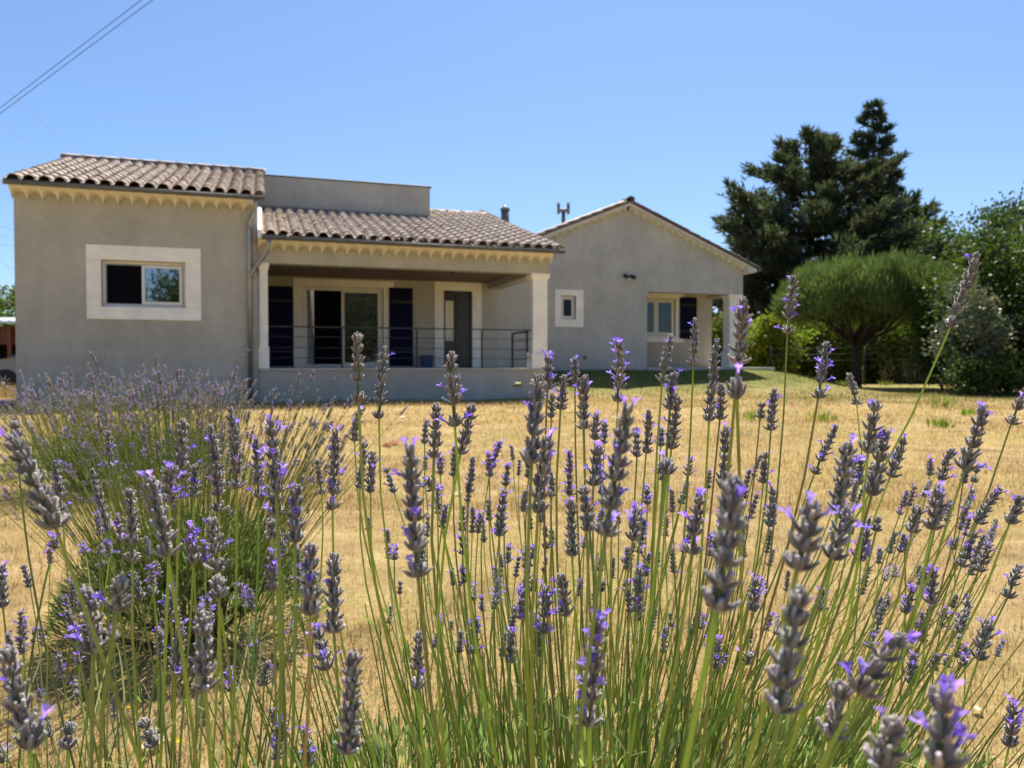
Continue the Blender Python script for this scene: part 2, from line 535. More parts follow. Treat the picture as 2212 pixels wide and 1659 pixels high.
def rect_frame(mb, s0, s1, z0, z1, d0, d1, w):
    mb.box(s0, s1, d0, d1, z0, z0 + w); mb.box(s0, s1, d0, d1, z1 - w, z1)
    mb.box(s0, s0 + w, d0, d1, z0 + w, z1 - w); mb.box(s1 - w, s1, d0, d1, z0 + w, z1 - w)
    return mb

def shutter(parent, s0, s1, z0, z1, d):
    """boarded shutter of vertical planks with two straps"""
    n = max(4, int((s1 - s0) / .11))
    root = MB().box(s0 + .01, s1 - .01, d - .018, d - .006, z0 + .01, z1 - .01).build('shutter', M['navy'], parent)
    w = (s1 - s0) / n
    for i in range(n):
        MB().bbox(s0 + i * w + .002, s0 + (i + 1) * w - .002, d - .045, d - .019, z0, z1, .005).build('plank', M['navy'], root)
    for z in (z0 + .18 * (z1 - z0), z0 + .82 * (z1 - z0)):
        MB().bbox(s0 + .01, s1 - .01, d - .062, d - .046, z - .035, z + .035, .004).build('strap', M['black'], root)
    return root

def column(parent, s0, s1, d0, d1, z0, zb, zc, z1, flare=.035, base=.03):
    root = empty('column'); root.parent = parent
    def sq(g, z): return [(s0 - g, d0 - g, z), (s1 + g, d0 - g, z), (s1 + g, d1 + g, z), (s0 - g, d1 + g, z)]
    MB().loft([sq(base, z0), sq(base, zb - .05), sq(base - .012, zb - .02), sq(.004, zb)]).build('base', M['stone'], root)
    MB().loft([sq(0, zb), sq(0, zc)]).build('shaft', M['stone'], root)
    MB().loft([sq(.002, zc), sq(.012, zc + .02), sq(flare * .6, zc + .06), sq(flare, zc + .09), sq(flare, z1)]).build('capital', M['stone'], root)
    return root

# ------------------------------------------------------------------ left wing of the house
wing = tag(empty('house_wing', O, TH), 'taupe rendered house wing with one stone-framed window under a tiled single-slope roof', 'house')
KW = .328
def wz(d): return 4.33 + (d + .42) * KW                   # underside of the tiles
wm = MB()
wm.wall(0, 4.5, -.1, 4.30, 0, .25, [(1.52, 3.09, 2.0, 2.94)])
for (a, b) in ((0, .25), (4.25, 4.5)):
    wm.prism([(.2505, -.1), (4.3, -.1), (4.3, wz(4.3) - .06), (.2505, wz(.25) - .06)], 'x', a, b)
wm.wall(.25, 4.25, -.1, 5.78, 4.05, 4.3)
wm.box(.25, 4.25, .25, 4.05, .7, .73)
wm.build('wall', M['wall'], wing)
deck = MB().prism([(-.38, wz(-.38) - .05), (4.36, wz(4.36) - .05), (4.36, wz(4.36)), (-.38, wz(-.38))], 'x', -.058, 4.62).build('roof', M['genoise'], wing)
tile_slope(deck, -.06, 4.66, -.43, wz(-.43), KW, lambda s: 4.5)
ridge_m = barrel_mesh(.46, .13, .016)
for i in range(11):
    link('ridge_tile', ridge_m, deck, (-.10 + i * .436, 4.36, wz(4.36) + .05), (0, 0, -PI / 2))
MB().box(-.09, 4.66, 4.20, 4.24, wz(4.2) - .02, wz(4.2) + .17).build('ridge_shade_strip', M['zinc_dark'], deck)  # dark strip paints in the shaded front face of the ridge caps
MB().prism([(-.42, wz(-.42) - .10), (4.4, wz(4.4) - .10), (4.4, wz(4.4) + .02), (-.42, wz(-.42) + .02)], 'x', -.085, -.061).build('verge_board', M['stone'], deck)
cor = MB().box(-.02, 4.5, -.24, .0, 4.29, 4.325).build('cornice', M['genoise'], wing)
for i in range(17):
    link('cornice_tile', CORN, cor, (.115 + i * .2665, -.004, 4.05), None, (.987, 1, 1))
for i in range(3):
    pass
gutter(wing, -.03, 4.66, -.47, 4.30)
surround(wing, 1.52, 3.09, 2.0, 2.94, 1.25, 3.39, 1.74, 3.24, 0)
win = rect_frame(MB(), 1.523, 3.087, 2.003, 2.937, .11, .19, .055).box(1.578, 3.032, .165, .185, 2.86, 2.8805).build('window', M['frame'], wing)
sash = rect_frame(MB(), 2.25, 3.02, 2.062, 2.87, .085, .125, .058).build('sash', M['frame'], win)
rect_frame(MB(), 1.582, 2.34, 2.062, 2.87, .135, .165, .012).build('screen_frame', M['zinc'], win)
MB().box(2.315, 2.955, .10, .106, 2.125, 2.81).build('pane', M['glass_sky'], win)
MB().box(1.60, 2.24, .148, .152, 2.078, 2.856).build('insect_screen', M['mesh'], win)
MB().box(1.45, 3.15, .05, .11, 1.975, 2.001).build('sill', M['zinc'], win)
MB().box(2.0, 3.2, .9, 1.2, 1.0, 2.25).build('indoor_cupboard', M['dark'], wing)
dp = MB()
dp.tube([(4.49, -.47, 4.25), (4.49, -.46, 4.14), (4.40, -.22, 3.98), (4.36, -.075, 3.86), (4.355, -.075, 3.6), (4.355, -.075, .04)], .048, 10)
pipe = dp.build('downpipe', M['zinc'], wing)
for z in (3.7, 2.75, 1.9, 1.1, .5):
    MB().tube([(4.355, -.075, z), (4.355, -.075, z + .05)], .057, 10).box(4.34, 4.37, -.075, .0, z + .015, z + .035).build('pipe_clamp', M['zinc'], pipe)
MB().tube([(4.355, -.08, .0), (4.355, -.08, .10)], .09, 10).build('pipe_shoe', M['zinc_dark'], pipe)

# ------------------------------------------------------------------ porch part of the house
por = tag(empty('porch_house', O, TH), 'middle of the house with a deep tiled porch on stone columns and blue shutters', 'house')
KP = .305
def pz(d): return 3.53 + (d + .36) * KP
pm = MB()
pm.wall(4.504, 11.2, .2, 4.80, 4.2, 4.45, [(5.66, 7.82, .74, 2.96), (9.54, 10.38, .74, 2.95)])
pm.wall(4.52, 9.15, 4.803, 5.84, 4.2, 4.45)
pm.build('wall', M['wall'], por)
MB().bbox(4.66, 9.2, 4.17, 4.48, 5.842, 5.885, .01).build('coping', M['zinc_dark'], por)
pm = MB()
pm.prism([(4.46, .3), (6.45, .3), (6.45, pz(6.2) - .1), (4.46, pz(4.46) - .1)], 'x', 10.95, 11.18)
pm.box(4.51, 10.94, 6.2, 6.4, .3, 5.2)
pm.box(4.52, 10.94, 5.4, 5.45, .72, 3.3)
pm.build('rear_wall', M['wall'], por)
MB().box(4.504, 11.20, .10, 4.198, -.1, .70).build('terrace_base', M['wall'], por)
MB().bbox(4.504, 11.24, .06, 4.197, .701, .742, .008).build('terrace_floor', M['floor'], por)
bm_ = MB().box(4.504, 11.20, .10, .42, 3.02, 3.42).box(10.86, 11.20, .421, 4.198, 3.02, 3.42)
bm_.build('beam', M['wall'], por)
MB().box(4.504, 10.859, .421, 4.198, 3.20, 3.24).build('ceiling', M['ceiling'], por)
MB().prism([(.42, 3.42), (4.199, 3.42), (4.199, pz(4.199) - .07), (.42, pz(.42) - .07)], 'x', 11.0, 11.19).build('gable_infill', M['wall'], por)
column(por, 4.545, 4.72, .12, .40, .742, 1.24, 2.88, 3.02, .03, .02)
column(por, 10.80, 11.17, .12, .44, .742, 1.12, 2.86, 3.02, .05, .035)
pdeck = MB().prism([(-.32, pz(-.32) - .05), (6.4, pz(6.4) - .05), (6.4, pz(6.4)), (-.32, pz(-.32))], 'x', 9.2, 11.36).prism([(-.32, pz(-.32) - .05), (4.19, pz(4.19) - .05), (4.19, pz(4.19)), (-.32, pz(-.32))], 'x', 4.56, 9.198).build('roof', M['genoise'], por)
tile_slope(pdeck, 4.60, 11.40, -.37, pz(-.37), KP, lambda s: 4.28 if s < 9.22 else 6.3, limit=300)
MB().bbox(4.515, 4.60, -.34, 4.18, 3.5, 3.515, .005).prism([(-.36, pz(-.36) - .05), (4.18, pz(4.18) - .05), (4.18, pz(4.18) + .12), (-.36, pz(-.36) + .12)], 'x', 4.525, 4.605).build('verge_mortar', M['stone'], pdeck)
verge_m = barrel_mesh(.46, .10, .014, .8)
angP = math.atan(KP)
for i in range(17):
    d = -.38 + i * .40 * math.cos(angP)
    link('verge_tile', verge_m, pdeck, (11.36, d, pz(d) + .03), (angP, 0, random.gauss(0, .01)))
for i in range(5):
    link('ridge_tile', ridge_m, pdeck, (9.22 + i * .44, 6.36, pz(6.36) + .0), (0, 0, -PI / 2))
MB().box(9.155, 9.19, 4.46, 6.3, 4.9, 5.80).build('parapet_side', M['wall'], por)
MB().box(4.6, 9.16, 4.10, 4.198, pz(4.1) + .0, pz(4.1) + .14).build('parapet_shadow_strip', M['zinc_dark'], pdeck)  # dark strip added for the shadow along the foot of the parapet
cor = MB().box(4.515, 11.22, -.14, .10, 3.475, 3.505).build('cornice', M['genoise'], por)
for i in range(25):
    link('cornice_tile', CORN, cor, (4.655 + i * .2685, .096, 3.24), None, (.995, .95, 1))
cs = link('cornice_tile', CORN, cor, (11.205, .24, 3.275), (0, 0, PI / 2), (.995, .6, 1))
for i in range(14):
    link('cornice_tile', CORN, cor, (11.205, .5 + i * .2685, 3.275 + .0), (0, 0, PI / 2), (.995, .6, 1))
gutter(por, 4.60, 11.40, -.41, 3.50)
MB().tube([(4.74, -.41, 3.46), (4.745, -.41, 3.36), (4.72, -.36, 3.24), (4.60, -.22, 3.05), (4.45, -.10, 2.86), (4.375, -.078, 2.74), (4.36, -.078, 2.66)], .046, 10).build('downpipe', M['zinc'], por)
# windows and doors of the porch
def sliding_door():
    w = rect_frame(MB(), 5.665, 7.815, .745, 2.955, 4.26, 4.36, .06).build('sliding_door', M['frame'], por)
    rect_frame(MB(), 6.68, 7.75, .81, 2.89, 4.235, 4.275, .075).build('sash', M['frame'], w)
    rect_frame(MB(), 5.73, 6.72, .81, 2.89, 4.285, 4.325, .03).build('sash', M['frame'], w)
    MB().box(6.757, 7.673, 4.252, 4.258, .886, 2.813).build('pane', M['glass_mid'], w)
    MB().box(5.95, 6.688, 4.303, 4.307, .842, 2.858).build('pane', M['mesh'], w)
    cu = MB(); n = 14; rows = []
    for z, wd in ((.80, .40), (1.4, .30), (2.0, .22), (2.86, .16)):
        rows.append([(5.74 + wd * .75 * k / n, 4.345 + .018 * math.sin(k * 1.9), z) for k in range(n + 1)])
    cu.loft(rows, False, True, False)
    cu.build('curtain', M['curtain'], w)
    return w
sliding_door()
MB().bbox(5.40, 8.12, 4.165, 4.25, 2.962, 3.16, .01).build('lintel', M['stone'], por)
for (a, b) in ((5.40, 5.658), (7.822, 7.98)):
    MB().bbox(a, b, 4.175, 4.25, .743, 2.96, .008).build('door_jamb', M['stone'], por)
shutter(por, 4.76, 5.40, .80, 2.92, 4.17)
shutter(por, 7.98, 8.64, .80, 2.98, 4.17)
surround(por, 9.54, 10.38, .743, 2.95, 9.27, 10.66, .743, 3.2, 4.2, .03, name='door_surround')
dr = MB().bbox(9.545, 9.90, 4.26, 4.31, .75, 2.945, .01).build('front_door', M['door'], por)
MB().box(9.60, 9.84, 4.254, 4.262, 1.52, 2.66).build('frosted_pane', M['frosted'], dr)
MB().bbox(9.905, 10.37, 4.30, 4.345, .75, 2.945, .01).build('door_leaf', M['door'], dr)
for k in range(3):
    MB().bbox(9.97, 10.31, 4.286, 4.302, .85 + k * .70, 1.45 + k * .70, .012).build('door_panel', M['door'], dr)
MB().tube([(9.87, 4.255, 1.72), (9.87, 4.20, 1.72), (9.77, 4.20, 1.72)], .011, 6).build('door_handle', M['zinc'], dr)
# railing: flat bars between posts
rl = empty('railing'); rl.parent = por
for z in (1.66, 1.44, 1.20, .97):
    hgt = .014 if z > 1.6 else .006
    MB().box(4.72, 10.80, .235, .275, z - hgt, z + hgt).build('rail', M['iron'], rl)
for s in (6.30, 8.0, 9.56):
    MB().box(s - .018, s + .018, .24, .27, .742, 1.66).build('post', M['iron'], rl)
for z in (1.66, 1.44, 1.20, .97):
    hgt = .020 if z > 1.6 else .008
    MB().box(10.97, 11.01, .44, 2.3, z - hgt, z + hgt).build('rail', M['iron'], rl)
for d in (1.1, 2.3):
    MB().box(10.965, 11.015, d - .022, d + .022, .742, 1.66).build('post', M['iron'], rl)

# ------------------------------------------------------------------ gabled part on the right
gab = tag(empty('gabled_house', O, TH), 'grey gabled house front with a small square window and a corner loggia', 'house')
KG = .405; GR, GZR = 15.30, 5.82
def gz(s): return GZR - abs(s - GR) * KG
wm = MB()
wm.wall(11.20, 19.5, .2, 3.60, 4.2, 4.45, [(13.14, 13.62, 2.19, 2.91), (16.03, 19.6, .60, 3.11)])
wm.prism([(11.2, 3.602), (19.5, 3.602), (19.5, gz(19.5) - .2), (GR, gz(GR) - .16), (11.2, gz(11.2) - .2)], 'y', 4.2, 4.45)
wm.build('wall', M['wall_grey'], gab)
wm = MB()
wm.box(15.85, 16.028, 4.4505, 6.1, .2, 3.4)                     # loggia left cheek
wm.wall(16.03, 19.5, .2, 3.5, 6.0, 6.25, [(16.6, 18.06, 1.80, 3.08)])
wm.build('loggia_wall', M['wall_cream'], gab)
wm = MB()
wm.box(11.2, 11.4, 4.46, 11, .2, gz(11.3) - .25).box(19.3, 19.5, 6.26, 11, .2, gz(19.4) - .25).box(11.41, 19.29, 10.8, 11, .2, 3.6)
wm.box(19.32, 19.5, 4.451, 5.999, 3.12, 3.6)
wm.build('side_wall', M['wall_grey'], gab)
MB().box(16.03, 19.3, 4.451, 5.999, 3.30, 3.34).build('loggia_ceiling', M['wall_cream'], gab)
MB().bbox(16.0, 20.7, 4.12, 5.99, .62, .745, .01).build('loggia_floor', M['floor'], gab)
column(gab, 19.03, 19.46, 4.23, 4.60, .746, 1.3, 2.95, 3.108, .05, .04)
surround(gab, 13.14, 13.62, 2.19, 2.91, 12.94, 13.87, 1.96, 3.09, 4.2, .03)
w = rect_frame(MB(), 13.143, 13.617, 2.193, 2.907, 4.30, 4.37, .05).build('window', M['frame'], gab)
rect_frame(MB(), 13.195, 13.565, 2.245, 2.855, 4.27, 4.315, .05).build('sash', M['frame'], w)
MB().box(13.246, 13.514, 4.288, 4.294, 2.296, 2.804).build('pane', M['glass_dark'], w)
w = rect_frame(MB(), 16.605, 18.055, 1.805, 3.075, 6.06, 6.13, .05).build('window', M['frame'], gab)
for (a, b) in ((16.66, 17.33), (17.35, 18.0)):
    rect_frame(MB(), a, b, 1.86, 3.02, 6.03, 6.075, .07).build('sash', M['frame'], w)
    MB().box(a + .071, b - .071, 6.048, 6.053, 1.931, 2.949).build('pane', M['glass_loggia'], w)
    cu = MB().loft([[(a + .02 + (b - a - .04) * k / 20, 6.2 + .015 * math.sin(k * 1.7), z) for k in range(21)] for z in (1.88, 3.0)], False, True, False)
    cu.build('curtain', M['curtain'], w)
MB().bbox(16.4, 18.36, 5.95, 6.05, 1.60, 1.79, .01).build('sill', M['stone'], gab)
MB().bbox(16.4, 18.36, 5.965, 6.05, 3.082, 3.27, .01).build('lintel', M['stone'], gab)
MB().bbox(18.062, 18.22, 5.975, 6.05, 1.792, 3.08, .006).build('window_jamb', M['stone'], gab)
shutter(gab, 18.20, 18.86, 1.72, 3.14, 5.97)
# gable roof
gdeck = MB()
for sg in (-1, 1):
    e = GR + sg * 4.55
    gdeck.prism([(GR, GZR - .05), (e, gz(e) - .05), (e, gz(e) + .01), (GR, GZR + .01)], 'y', 3.93, 11.3)
gdk = gdeck.build('roof', M['shade_tile'], gab)
angG = math.atan(KG)
gv = barrel_mesh(.46, .11, .014, .62); gv.materials.clear(); gv.materials.append(M['shade_tile'])
ridge_g = ridge_m.copy(); ridge_g.materials.clear(); ridge_g.materials.append(M['shade_tile'])
for sg in (-1, 1):
    for i in range(12):
        s = GR + sg * (4.62 - i * .40 * math.cos(angG))
        # +y of the barrel turned to run up the slope towards the ridge
        mt = Matrix.Translation((s, 3.98, gz(s) + .008)) @ Matrix.Rotation(sg * PI / 2, 4, 'Z') @ Matrix.Rotation(angG + random.gauss(0, .015), 4, 'X')
        o = link('verge_tile', gv, gdk); o.matrix_local = mt
    rows = MB()
    nn = int(7.0 / TP)
    for i in range(nn):
        for k in range(1, 3):
            pass
for i in range(16):
    link('ridge_tile', ridge_g, gdk, (GR, 3.86 + i * .44, GZR + .015), (-.02, 0, 0))
wv = MB()                                                        # rows of cover tiles running down both slopes
for sg in (-1, 1):
    for i in range(26):
        d = 4.22 + i * TP
        a = Vector((GR + sg * .05, d, gz(GR + sg * .05) + .02)); b = Vector((GR + sg * 4.6, d, gz(GR + sg * 4.6) + .02))
        wv.tube([a, b], .085, 8)
tag(wv.build('roof_tiles', M['tile'], gdk), kind='stuff')
grk = MB()
for sg in (-1, 1):
    e = GR + sg * 4.5
    grk.prism([(GR, GZR - .13), (e, gz(e) - .13), (e, gz(e) - .052), (GR, GZR - .052)], 'y', 3.95, 4.2)
gck = grk.build('cornice', M['trim'], gab)
CORN_G = CORN_S.copy(); CORN_G.materials.clear(); CORN_G.materials.append(M['trim'])
for sg in (-1, 1):
    n = 17
    for i in range(n):
        s = GR + sg * (.14 + i * .255)
        if s < 11.25: continue
        mt = Matrix.Translation((s, 4.197, gz(s) - .30)) @ Matrix.Rotation(sg * angG, 4, 'Y')
        o = link('cornice_tile', CORN_G, gck); o.matrix_local = mt
eb = MB().prism([(19.5, gz(19.5) - .30), (19.84, gz(19.84) - .16), (19.84, gz(19.84) - .06), (19.5, gz(19.5) - .06)], 'y', 3.94, 11.2).build('eaves_board', M['trim'], gdk)
gutter_g = MB().tube([(19.93, 3.9, gz(19.93) - .04), (19.93, 11.2, gz(19.93) - .04)], .06, 8).build('gutter', M['zinc_dark'], gab)

def on_house(s, d, z): return O + HU * s + HV * d + Vector((0, 0, z))

# wall lamp on the gable
fl = tag(empty('floodlight', on_house(15.34, 4.2, 3.53), TH), 'black twin-head floodlight fixed high on the grey gable wall', 'floodlight')
MB().bbox(-.06, .06, -.05, -.001, -.06, .06, .01).build('mount', M['black'], fl)
for sg in (-1, 1):
    MB().tube([(sg * .03, -.05, .02), (sg * .12, -.12, .06)], .015, 6).tube([(sg * .09, -.10, .06), (sg * .2, -.24, -.01 - .03 * sg)], [.05, .085], 10).build('lamp_head', M['black'], fl)
MB().tube([(0, -.05, -.04), (0, -.10, -.09)], [.035, .045], 10).build('sensor', M['frame'], fl)
fl.scale = (.82, .82, .82)
vt = tag(MB().bbox(-.055, .055, -.012, -.001, -.05, .05, .006).box(-.04, .04, -.018, -.0125, -.035, -.02).box(-.04, .04, -.018, -.0125, -.005, .01).box(-.04, .04, -.018, -.0125, .025, .04).build('wall_vent', plain('brown_plastic', (.14, .09, .075), .6)), 'small brown vent grille low on the grey gable wall', 'vent')
vt.location = on_house(13.92, 4.2, 1.04); vt.rotation_euler.z = TH
for k, (s, lab) in enumerate(((6.45, 'small dark spotlight under the porch ceiling above the sliding door'), (9.05, 'small dark spotlight under the porch ceiling towards the front door'))):
    l = tag(empty('ceiling_spotlight', on_house(s, 1.1, 3.2), TH), lab, 'lamp', 'porch spotlights')
    MB().tube([(0, 0, -.001), (0, 0, -.03)], .04, 10).build('mount', M['black'], l)
    MB().tube([(0, 0, -.03), (.01, -.02, -.15)], .045, 10).build('lamp_head', M['black'], l)
bn = tag(empty('storage_bin', on_house(8.98, 3.9, .742), TH), 'blue plastic bin on the porch floor left of the front door', 'bin')
MB().loft([[(-a, -a, z), (a, -a, z), (a, a, z), (-a, a, z)] for a, z in ((.13, 0), (.155, .31))]).build('body', M['blue_plastic'], bn)
MB().bbox(-.165, .165, -.165, .165, .31, .345, .01).build('lid', M['blue_plastic'], bn)

# flue, wind cowl and the far roof seen over the porch
fp = at(1091, 487, 30)
flue = tag(empty('flue_pipe', (fp.x, 30, fp.z - .4)), 'grey metal flue pipe with a pointed cap rising behind the porch roof', 'flue')
MB().tube([(0, 0, 0), (0, 0, .98)], .165, 14).build('pipe', M['zinc_dark'], flue)
MB().tube([(0, 0, .98), (0, 0, 1.04), (0, 0, 1.12), (0, 0, 1.2)], [.19, .19, .07, .03], 14).build('cap', M['zinc_dark'], flue)
rr = tag(empty('far_roof', (0, 0, 0)), 'dark tip of a tiled roof showing behind the porch roof', 'roof')
a = at(1041, 459, 34)
MB().prism([(a.x - 1.6, a.z - .75), (a.x + 1.6, a.z - .75), (a.x, a.z)], 'y', 34, 38).build('gable_end', M['wall_grey'], rr)
for sg in (-1, 1):
    MB().prism([(a.x, a.z + .01), (a.x + sg * 1.75, a.z - .81), (a.x + sg * 1.75, a.z - .72), (a.x, a.z + .10)], 'y', 33.8, 38).build('roof_slope', M['tile'], rr)
for k in range(2):
    MB().box(a.x - .9 + k * 1.6, a.x - .7 + k * 1.6, 35.5, 35.7, 0, a.z - .7).build('post', M['wall_grey'], rr)
cp = at(1217, 474, 27)
cw = tag(empty('wind_cowl', (cp.x, 27, cp.z - .55)), 'dark forked wind cowl on a stem above the left slope of the gable roof', 'chimney cowl')
MB().tube([(0, 0, 0), (0, 0, .80)], [.085, .065], 10).build('stem', M['zinc_dark'], cw)
MB().bbox(-.17, .17, -.07, .07, .80, .93, .03).build('crossbar', M['zinc_dark'], cw)
for sg in (-1, 1):
    MB().tube([(sg * .17, 0, .74), (sg * .17, 0, 1.14)], .055, 10).build('outlet', M['zinc_dark'], cw)

# ------------------------------------------------------------------ trees and shrubs
def unit(a):
    return a / np.maximum(1e-9, np.linalg.norm(a, axis=1, keepdims=True))

def rhombs(C, A, Lg, W, colr, r=rng, tipcol=None):
    """leaf shapes: base C, unit axis A, length Lg, half width W; two triangles each"""
    n = len(C)
    B = unit(np.cross(A, unit(r.normal(size=(n, 3)))))
    Lg = np.broadcast_to(np.asarray(Lg), (n,))[:, None]; W = np.broadcast_to(np.asarray(W), (n,))[:, None]
    V = np.stack([C, C + A * Lg * .5 + B * W, C + A * Lg, C + A * Lg * .5 - B * W], 1).reshape(-1, 3)
    i = np.arange(n)[:, None] * 4
    T = np.stack([i + [0, 1, 2], i + [0, 2, 3]], 1).reshape(-1, 3)
    return V, T, np.repeat(colr, 4, 0)

def vary(c, n, s=.18, r=rng, warm=.06):
    c = np.array(c)[None, :] * np.exp(r.normal(0, s, (n, 1)))
    c = c * (1 + r.normal(0, warm, (n, 3)))
    return np.clip(c, 0.003, .9)

def limb(mb, a, b, ra, rb, bend=.1, n=5, k=5):
    a, b = Vector(a), Vector(b); L = (b - a).length
    off = Vector((random.gauss(0, 1), random.gauss(0, 1), random.gauss(0, .6))) * bend * L
    pts = [a.lerp(b, t / n) + off * math.sin(PI * t / n) for t in range(n + 1)]
    mb.tube(pts, [ra + (rb - ra) * t / n for t in range(n + 1)], k, True)
    return pts

def broadleaf(name, label, cat, base, center, rad, nclump, nleaf, leaf, c, mat='foliage', group=None, trunk=True, seed=1, clump=.28, flat=0.35, up=.2):
    r = np.random.default_rng(seed)
    root = tag(empty(name, base), label, cat, group)
    base = Vector(base); ce = np.array(center) - np.array(base); rad = np.array(rad)
    d = unit(r.normal(size=(nclump, 3)))
    rr = r.uniform(.35, 1.0, (nclump, 1)) ** .6
    lump = 1 + .16 * np.sin(d[:, :1] * 5 + seed) + .12 * np.sin(d[:, 2:] * 7 + d[:, 1:2] * 4)
    K = ce + d * rr * rad * lump
    idx = r.integers(0, nclump, nleaf)
    cl = clump * float(np.min(rad)) * r.uniform(.6, 1.3, nclump)
    C = K[idx] + r.normal(size=(nleaf, 3)) * cl[idx][:, None] * np.array([1, 1, .75])
    A = unit(r.normal(size=(nleaf, 3)) + (C - ce) / rad * .8 + np.array([0, 0, up]))
    cc = vary(c, nclump, .16, r)[idx] * np.exp(r.normal(0, .14, (nleaf, 1)))
    keep = C[:, 2] > .03
    V, T, cv = rhombs(C[keep], A[keep], r.uniform(.7, 1.3, keep.sum()) * leaf, leaf * flat, cc[keep], r)
    link('crown', tri_mesh('crown', V, T, M[mat], cv), root)
    if trunk:
        mb = MB(); top = Vector(ce) + Vector((0, 0, rad[2] * .3))
        tr = max(.03, float(rad[0]) * .05)
        limb(mb, (0, 0, -.1), top, tr, tr * .4, .04, 6, 8)
        for k in range(9):
            t = random.uniform(.35, .95); a = Vector((0, 0, -.1)).lerp(top, t)
            q = Vector(K[int(r.integers(0, nclump))])
            if q.z < a.z * .6: q.z = a.z
            limb(mb, a, q, tr * .4, tr * .12, .08)
        mb.build('trunk', M['bark'], root)
    return root

def conifer(name, label, base, H, rfun, levels, c, seed, per=7, tuft=.42, dens=9.0, z0=.1, rise=.12, lean=(0, 0)):
    r = np.random.default_rng(seed)
    root = tag(empty(name, base), label, 'tree', 'dark conifers behind the garden')
    mb = MB()
    mb.tube([(lean[0] * t * H, lean[1] * t * H, -.1 + (H + .1) * t) for t in (0, .2, .4, .6, .8, .99)], [.02 * H * (1 - t) + .03 for t in (0, .2, .4, .6, .8, 1)], 8)
    Cs, As = [], []
    for k in range(levels):
        h = z0 + (1 - z0) * (k + r.uniform(-.3, .3)) / levels
        h = min(max(h, z0), .985)
        Rm = rfun(h)
        n = max(3, int(per * (.6 + .5 * r.random())))
        a0 = r.uniform(0, 6.28)
        for j in range(n):
            az = a0 + 6.283 * j / n + r.normal(0, .25)
            L = Rm * r.uniform(.62, 1.12)
            if L < .15: continue
            dirv = np.array([math.cos(az), math.sin(az), 0])
            b0 = np.array([lean[0] * h * H, lean[1] * h * H, h * H])
            rs = rise * r.uniform(.3, 1.6)
            ts = np.linspace(0, 1, 6)
            pts = [b0 + dirv * L * t + np.array([0, 0, L * rs * (t * t * 1.6 - .35 * t)]) for t in ts]
            if L > .7: mb.tube([tuple(p) for p in pts], [max(.012, .022 * L * (1 - .85 * t)) for t in ts], 4)
            m = int(dens * L * 6) + 8
            t = r.uniform(.18, 1.0, m) ** .75
            side = np.array([-dirv[1], dirv[0], 0])
            wid = .30 * L * (1.05 - t * .75)
            C = b0 + dirv * (L * t)[:, None] + side * (r.normal(0, .5, m) * wid)[:, None] + np.stack([np.zeros(m), np.zeros(m), L * rs * (t * t * 1.6 - .35 * t) + r.normal(.03, .10, m) * min(1.2, L * .6)], 1)
            A = unit(dirv * .75 + side * r.normal(0, .55, (m, 1)) + np.array([0, 0, .75]) + r.normal(0, .35, (m, 3)))
            Cs.append(C); As.append(A)
    C = np.concatenate(Cs); A = np.concatenate(As); n = len(C)
    cc = vary(c, n, .22, r)
    parts = [rhombs(C, unit(A + r.normal(0, .35, A.shape)), tuft * r.uniform(.6, 1.25, n), tuft * .09, cc * np.exp(r.normal(0, .15, (n, 1))), r) for _ in range(3)]
    V = np.concatenate([p[0] for p in parts]); off = np.cumsum([0] + [len(p[0]) for p in parts[:-1]])
    T = np.concatenate([p[1] + o for p, o in zip(parts, off)]); cv = np.concatenate([p[2] for p in parts])
    link('crown', tri_mesh('crown', V, T, M['needles'], cv), root)
    mb.build('trunk', M['bark'], root)
    return root

def gpos(px, Y): return ((px - CX) / F_PX * Y, Y, float(ground_z(np.array((px - CX) / F_PX * Y), np.array(float(Y)))))

# broad dark cedar and the taller pointed fir beside it
def cedar_r(h):
    return 7.0 * (1 - .0 * h) * (math.sin(min(1, (1 - h) * 1.25 + .10) * PI / 2)) * (.62 + .38 * min(1, h / .25))
conifer('cedar_tree', 'broad dark cedar with a rounded top beside the gabled house', gpos(1744, 45), 14.0, cedar_r, 20, (.058, .072, .046), 3, per=7, tuft=.55, dens=6, rise=.2, z0=.13)
def fir_r(h):
    return (5.9 * (1 - h) ** .95 + .12) if h > .42 else 5.9 * (.58 ** .95) * (.8 + .5 * h)
conifer('fir_tree', 'tall pointed dark fir, the highest tree in the garden', gpos(1881, 47), 17.0, fir_r, 25, (.040, .064, .045), 5, per=6, tuft=.5, dens=6.5, rise=.16, z0=.12)
conifer('cedar_tree', 'shaggy dark conifer filling the gap below the pointed fir', gpos(1940, 52), 12.2, lambda h: 6.0 * (1 - h) ** .55 * (.7 + .3 * min(1, h / .3)), 16, (.058, .074, .042), 8, per=7, tuft=.6, dens=5, rise=.2)
conifer('cedar_tree', 'dark conifer lower branches showing right beside the loggia column', gpos(1662, 50), 9.5, lambda h: 4.6 * (1 - h) ** .6 * (.7 + .3 * min(1, h / .3)), 13, (.055, .07, .042), 9, per=7, tuft=.6, dens=5, rise=.2)

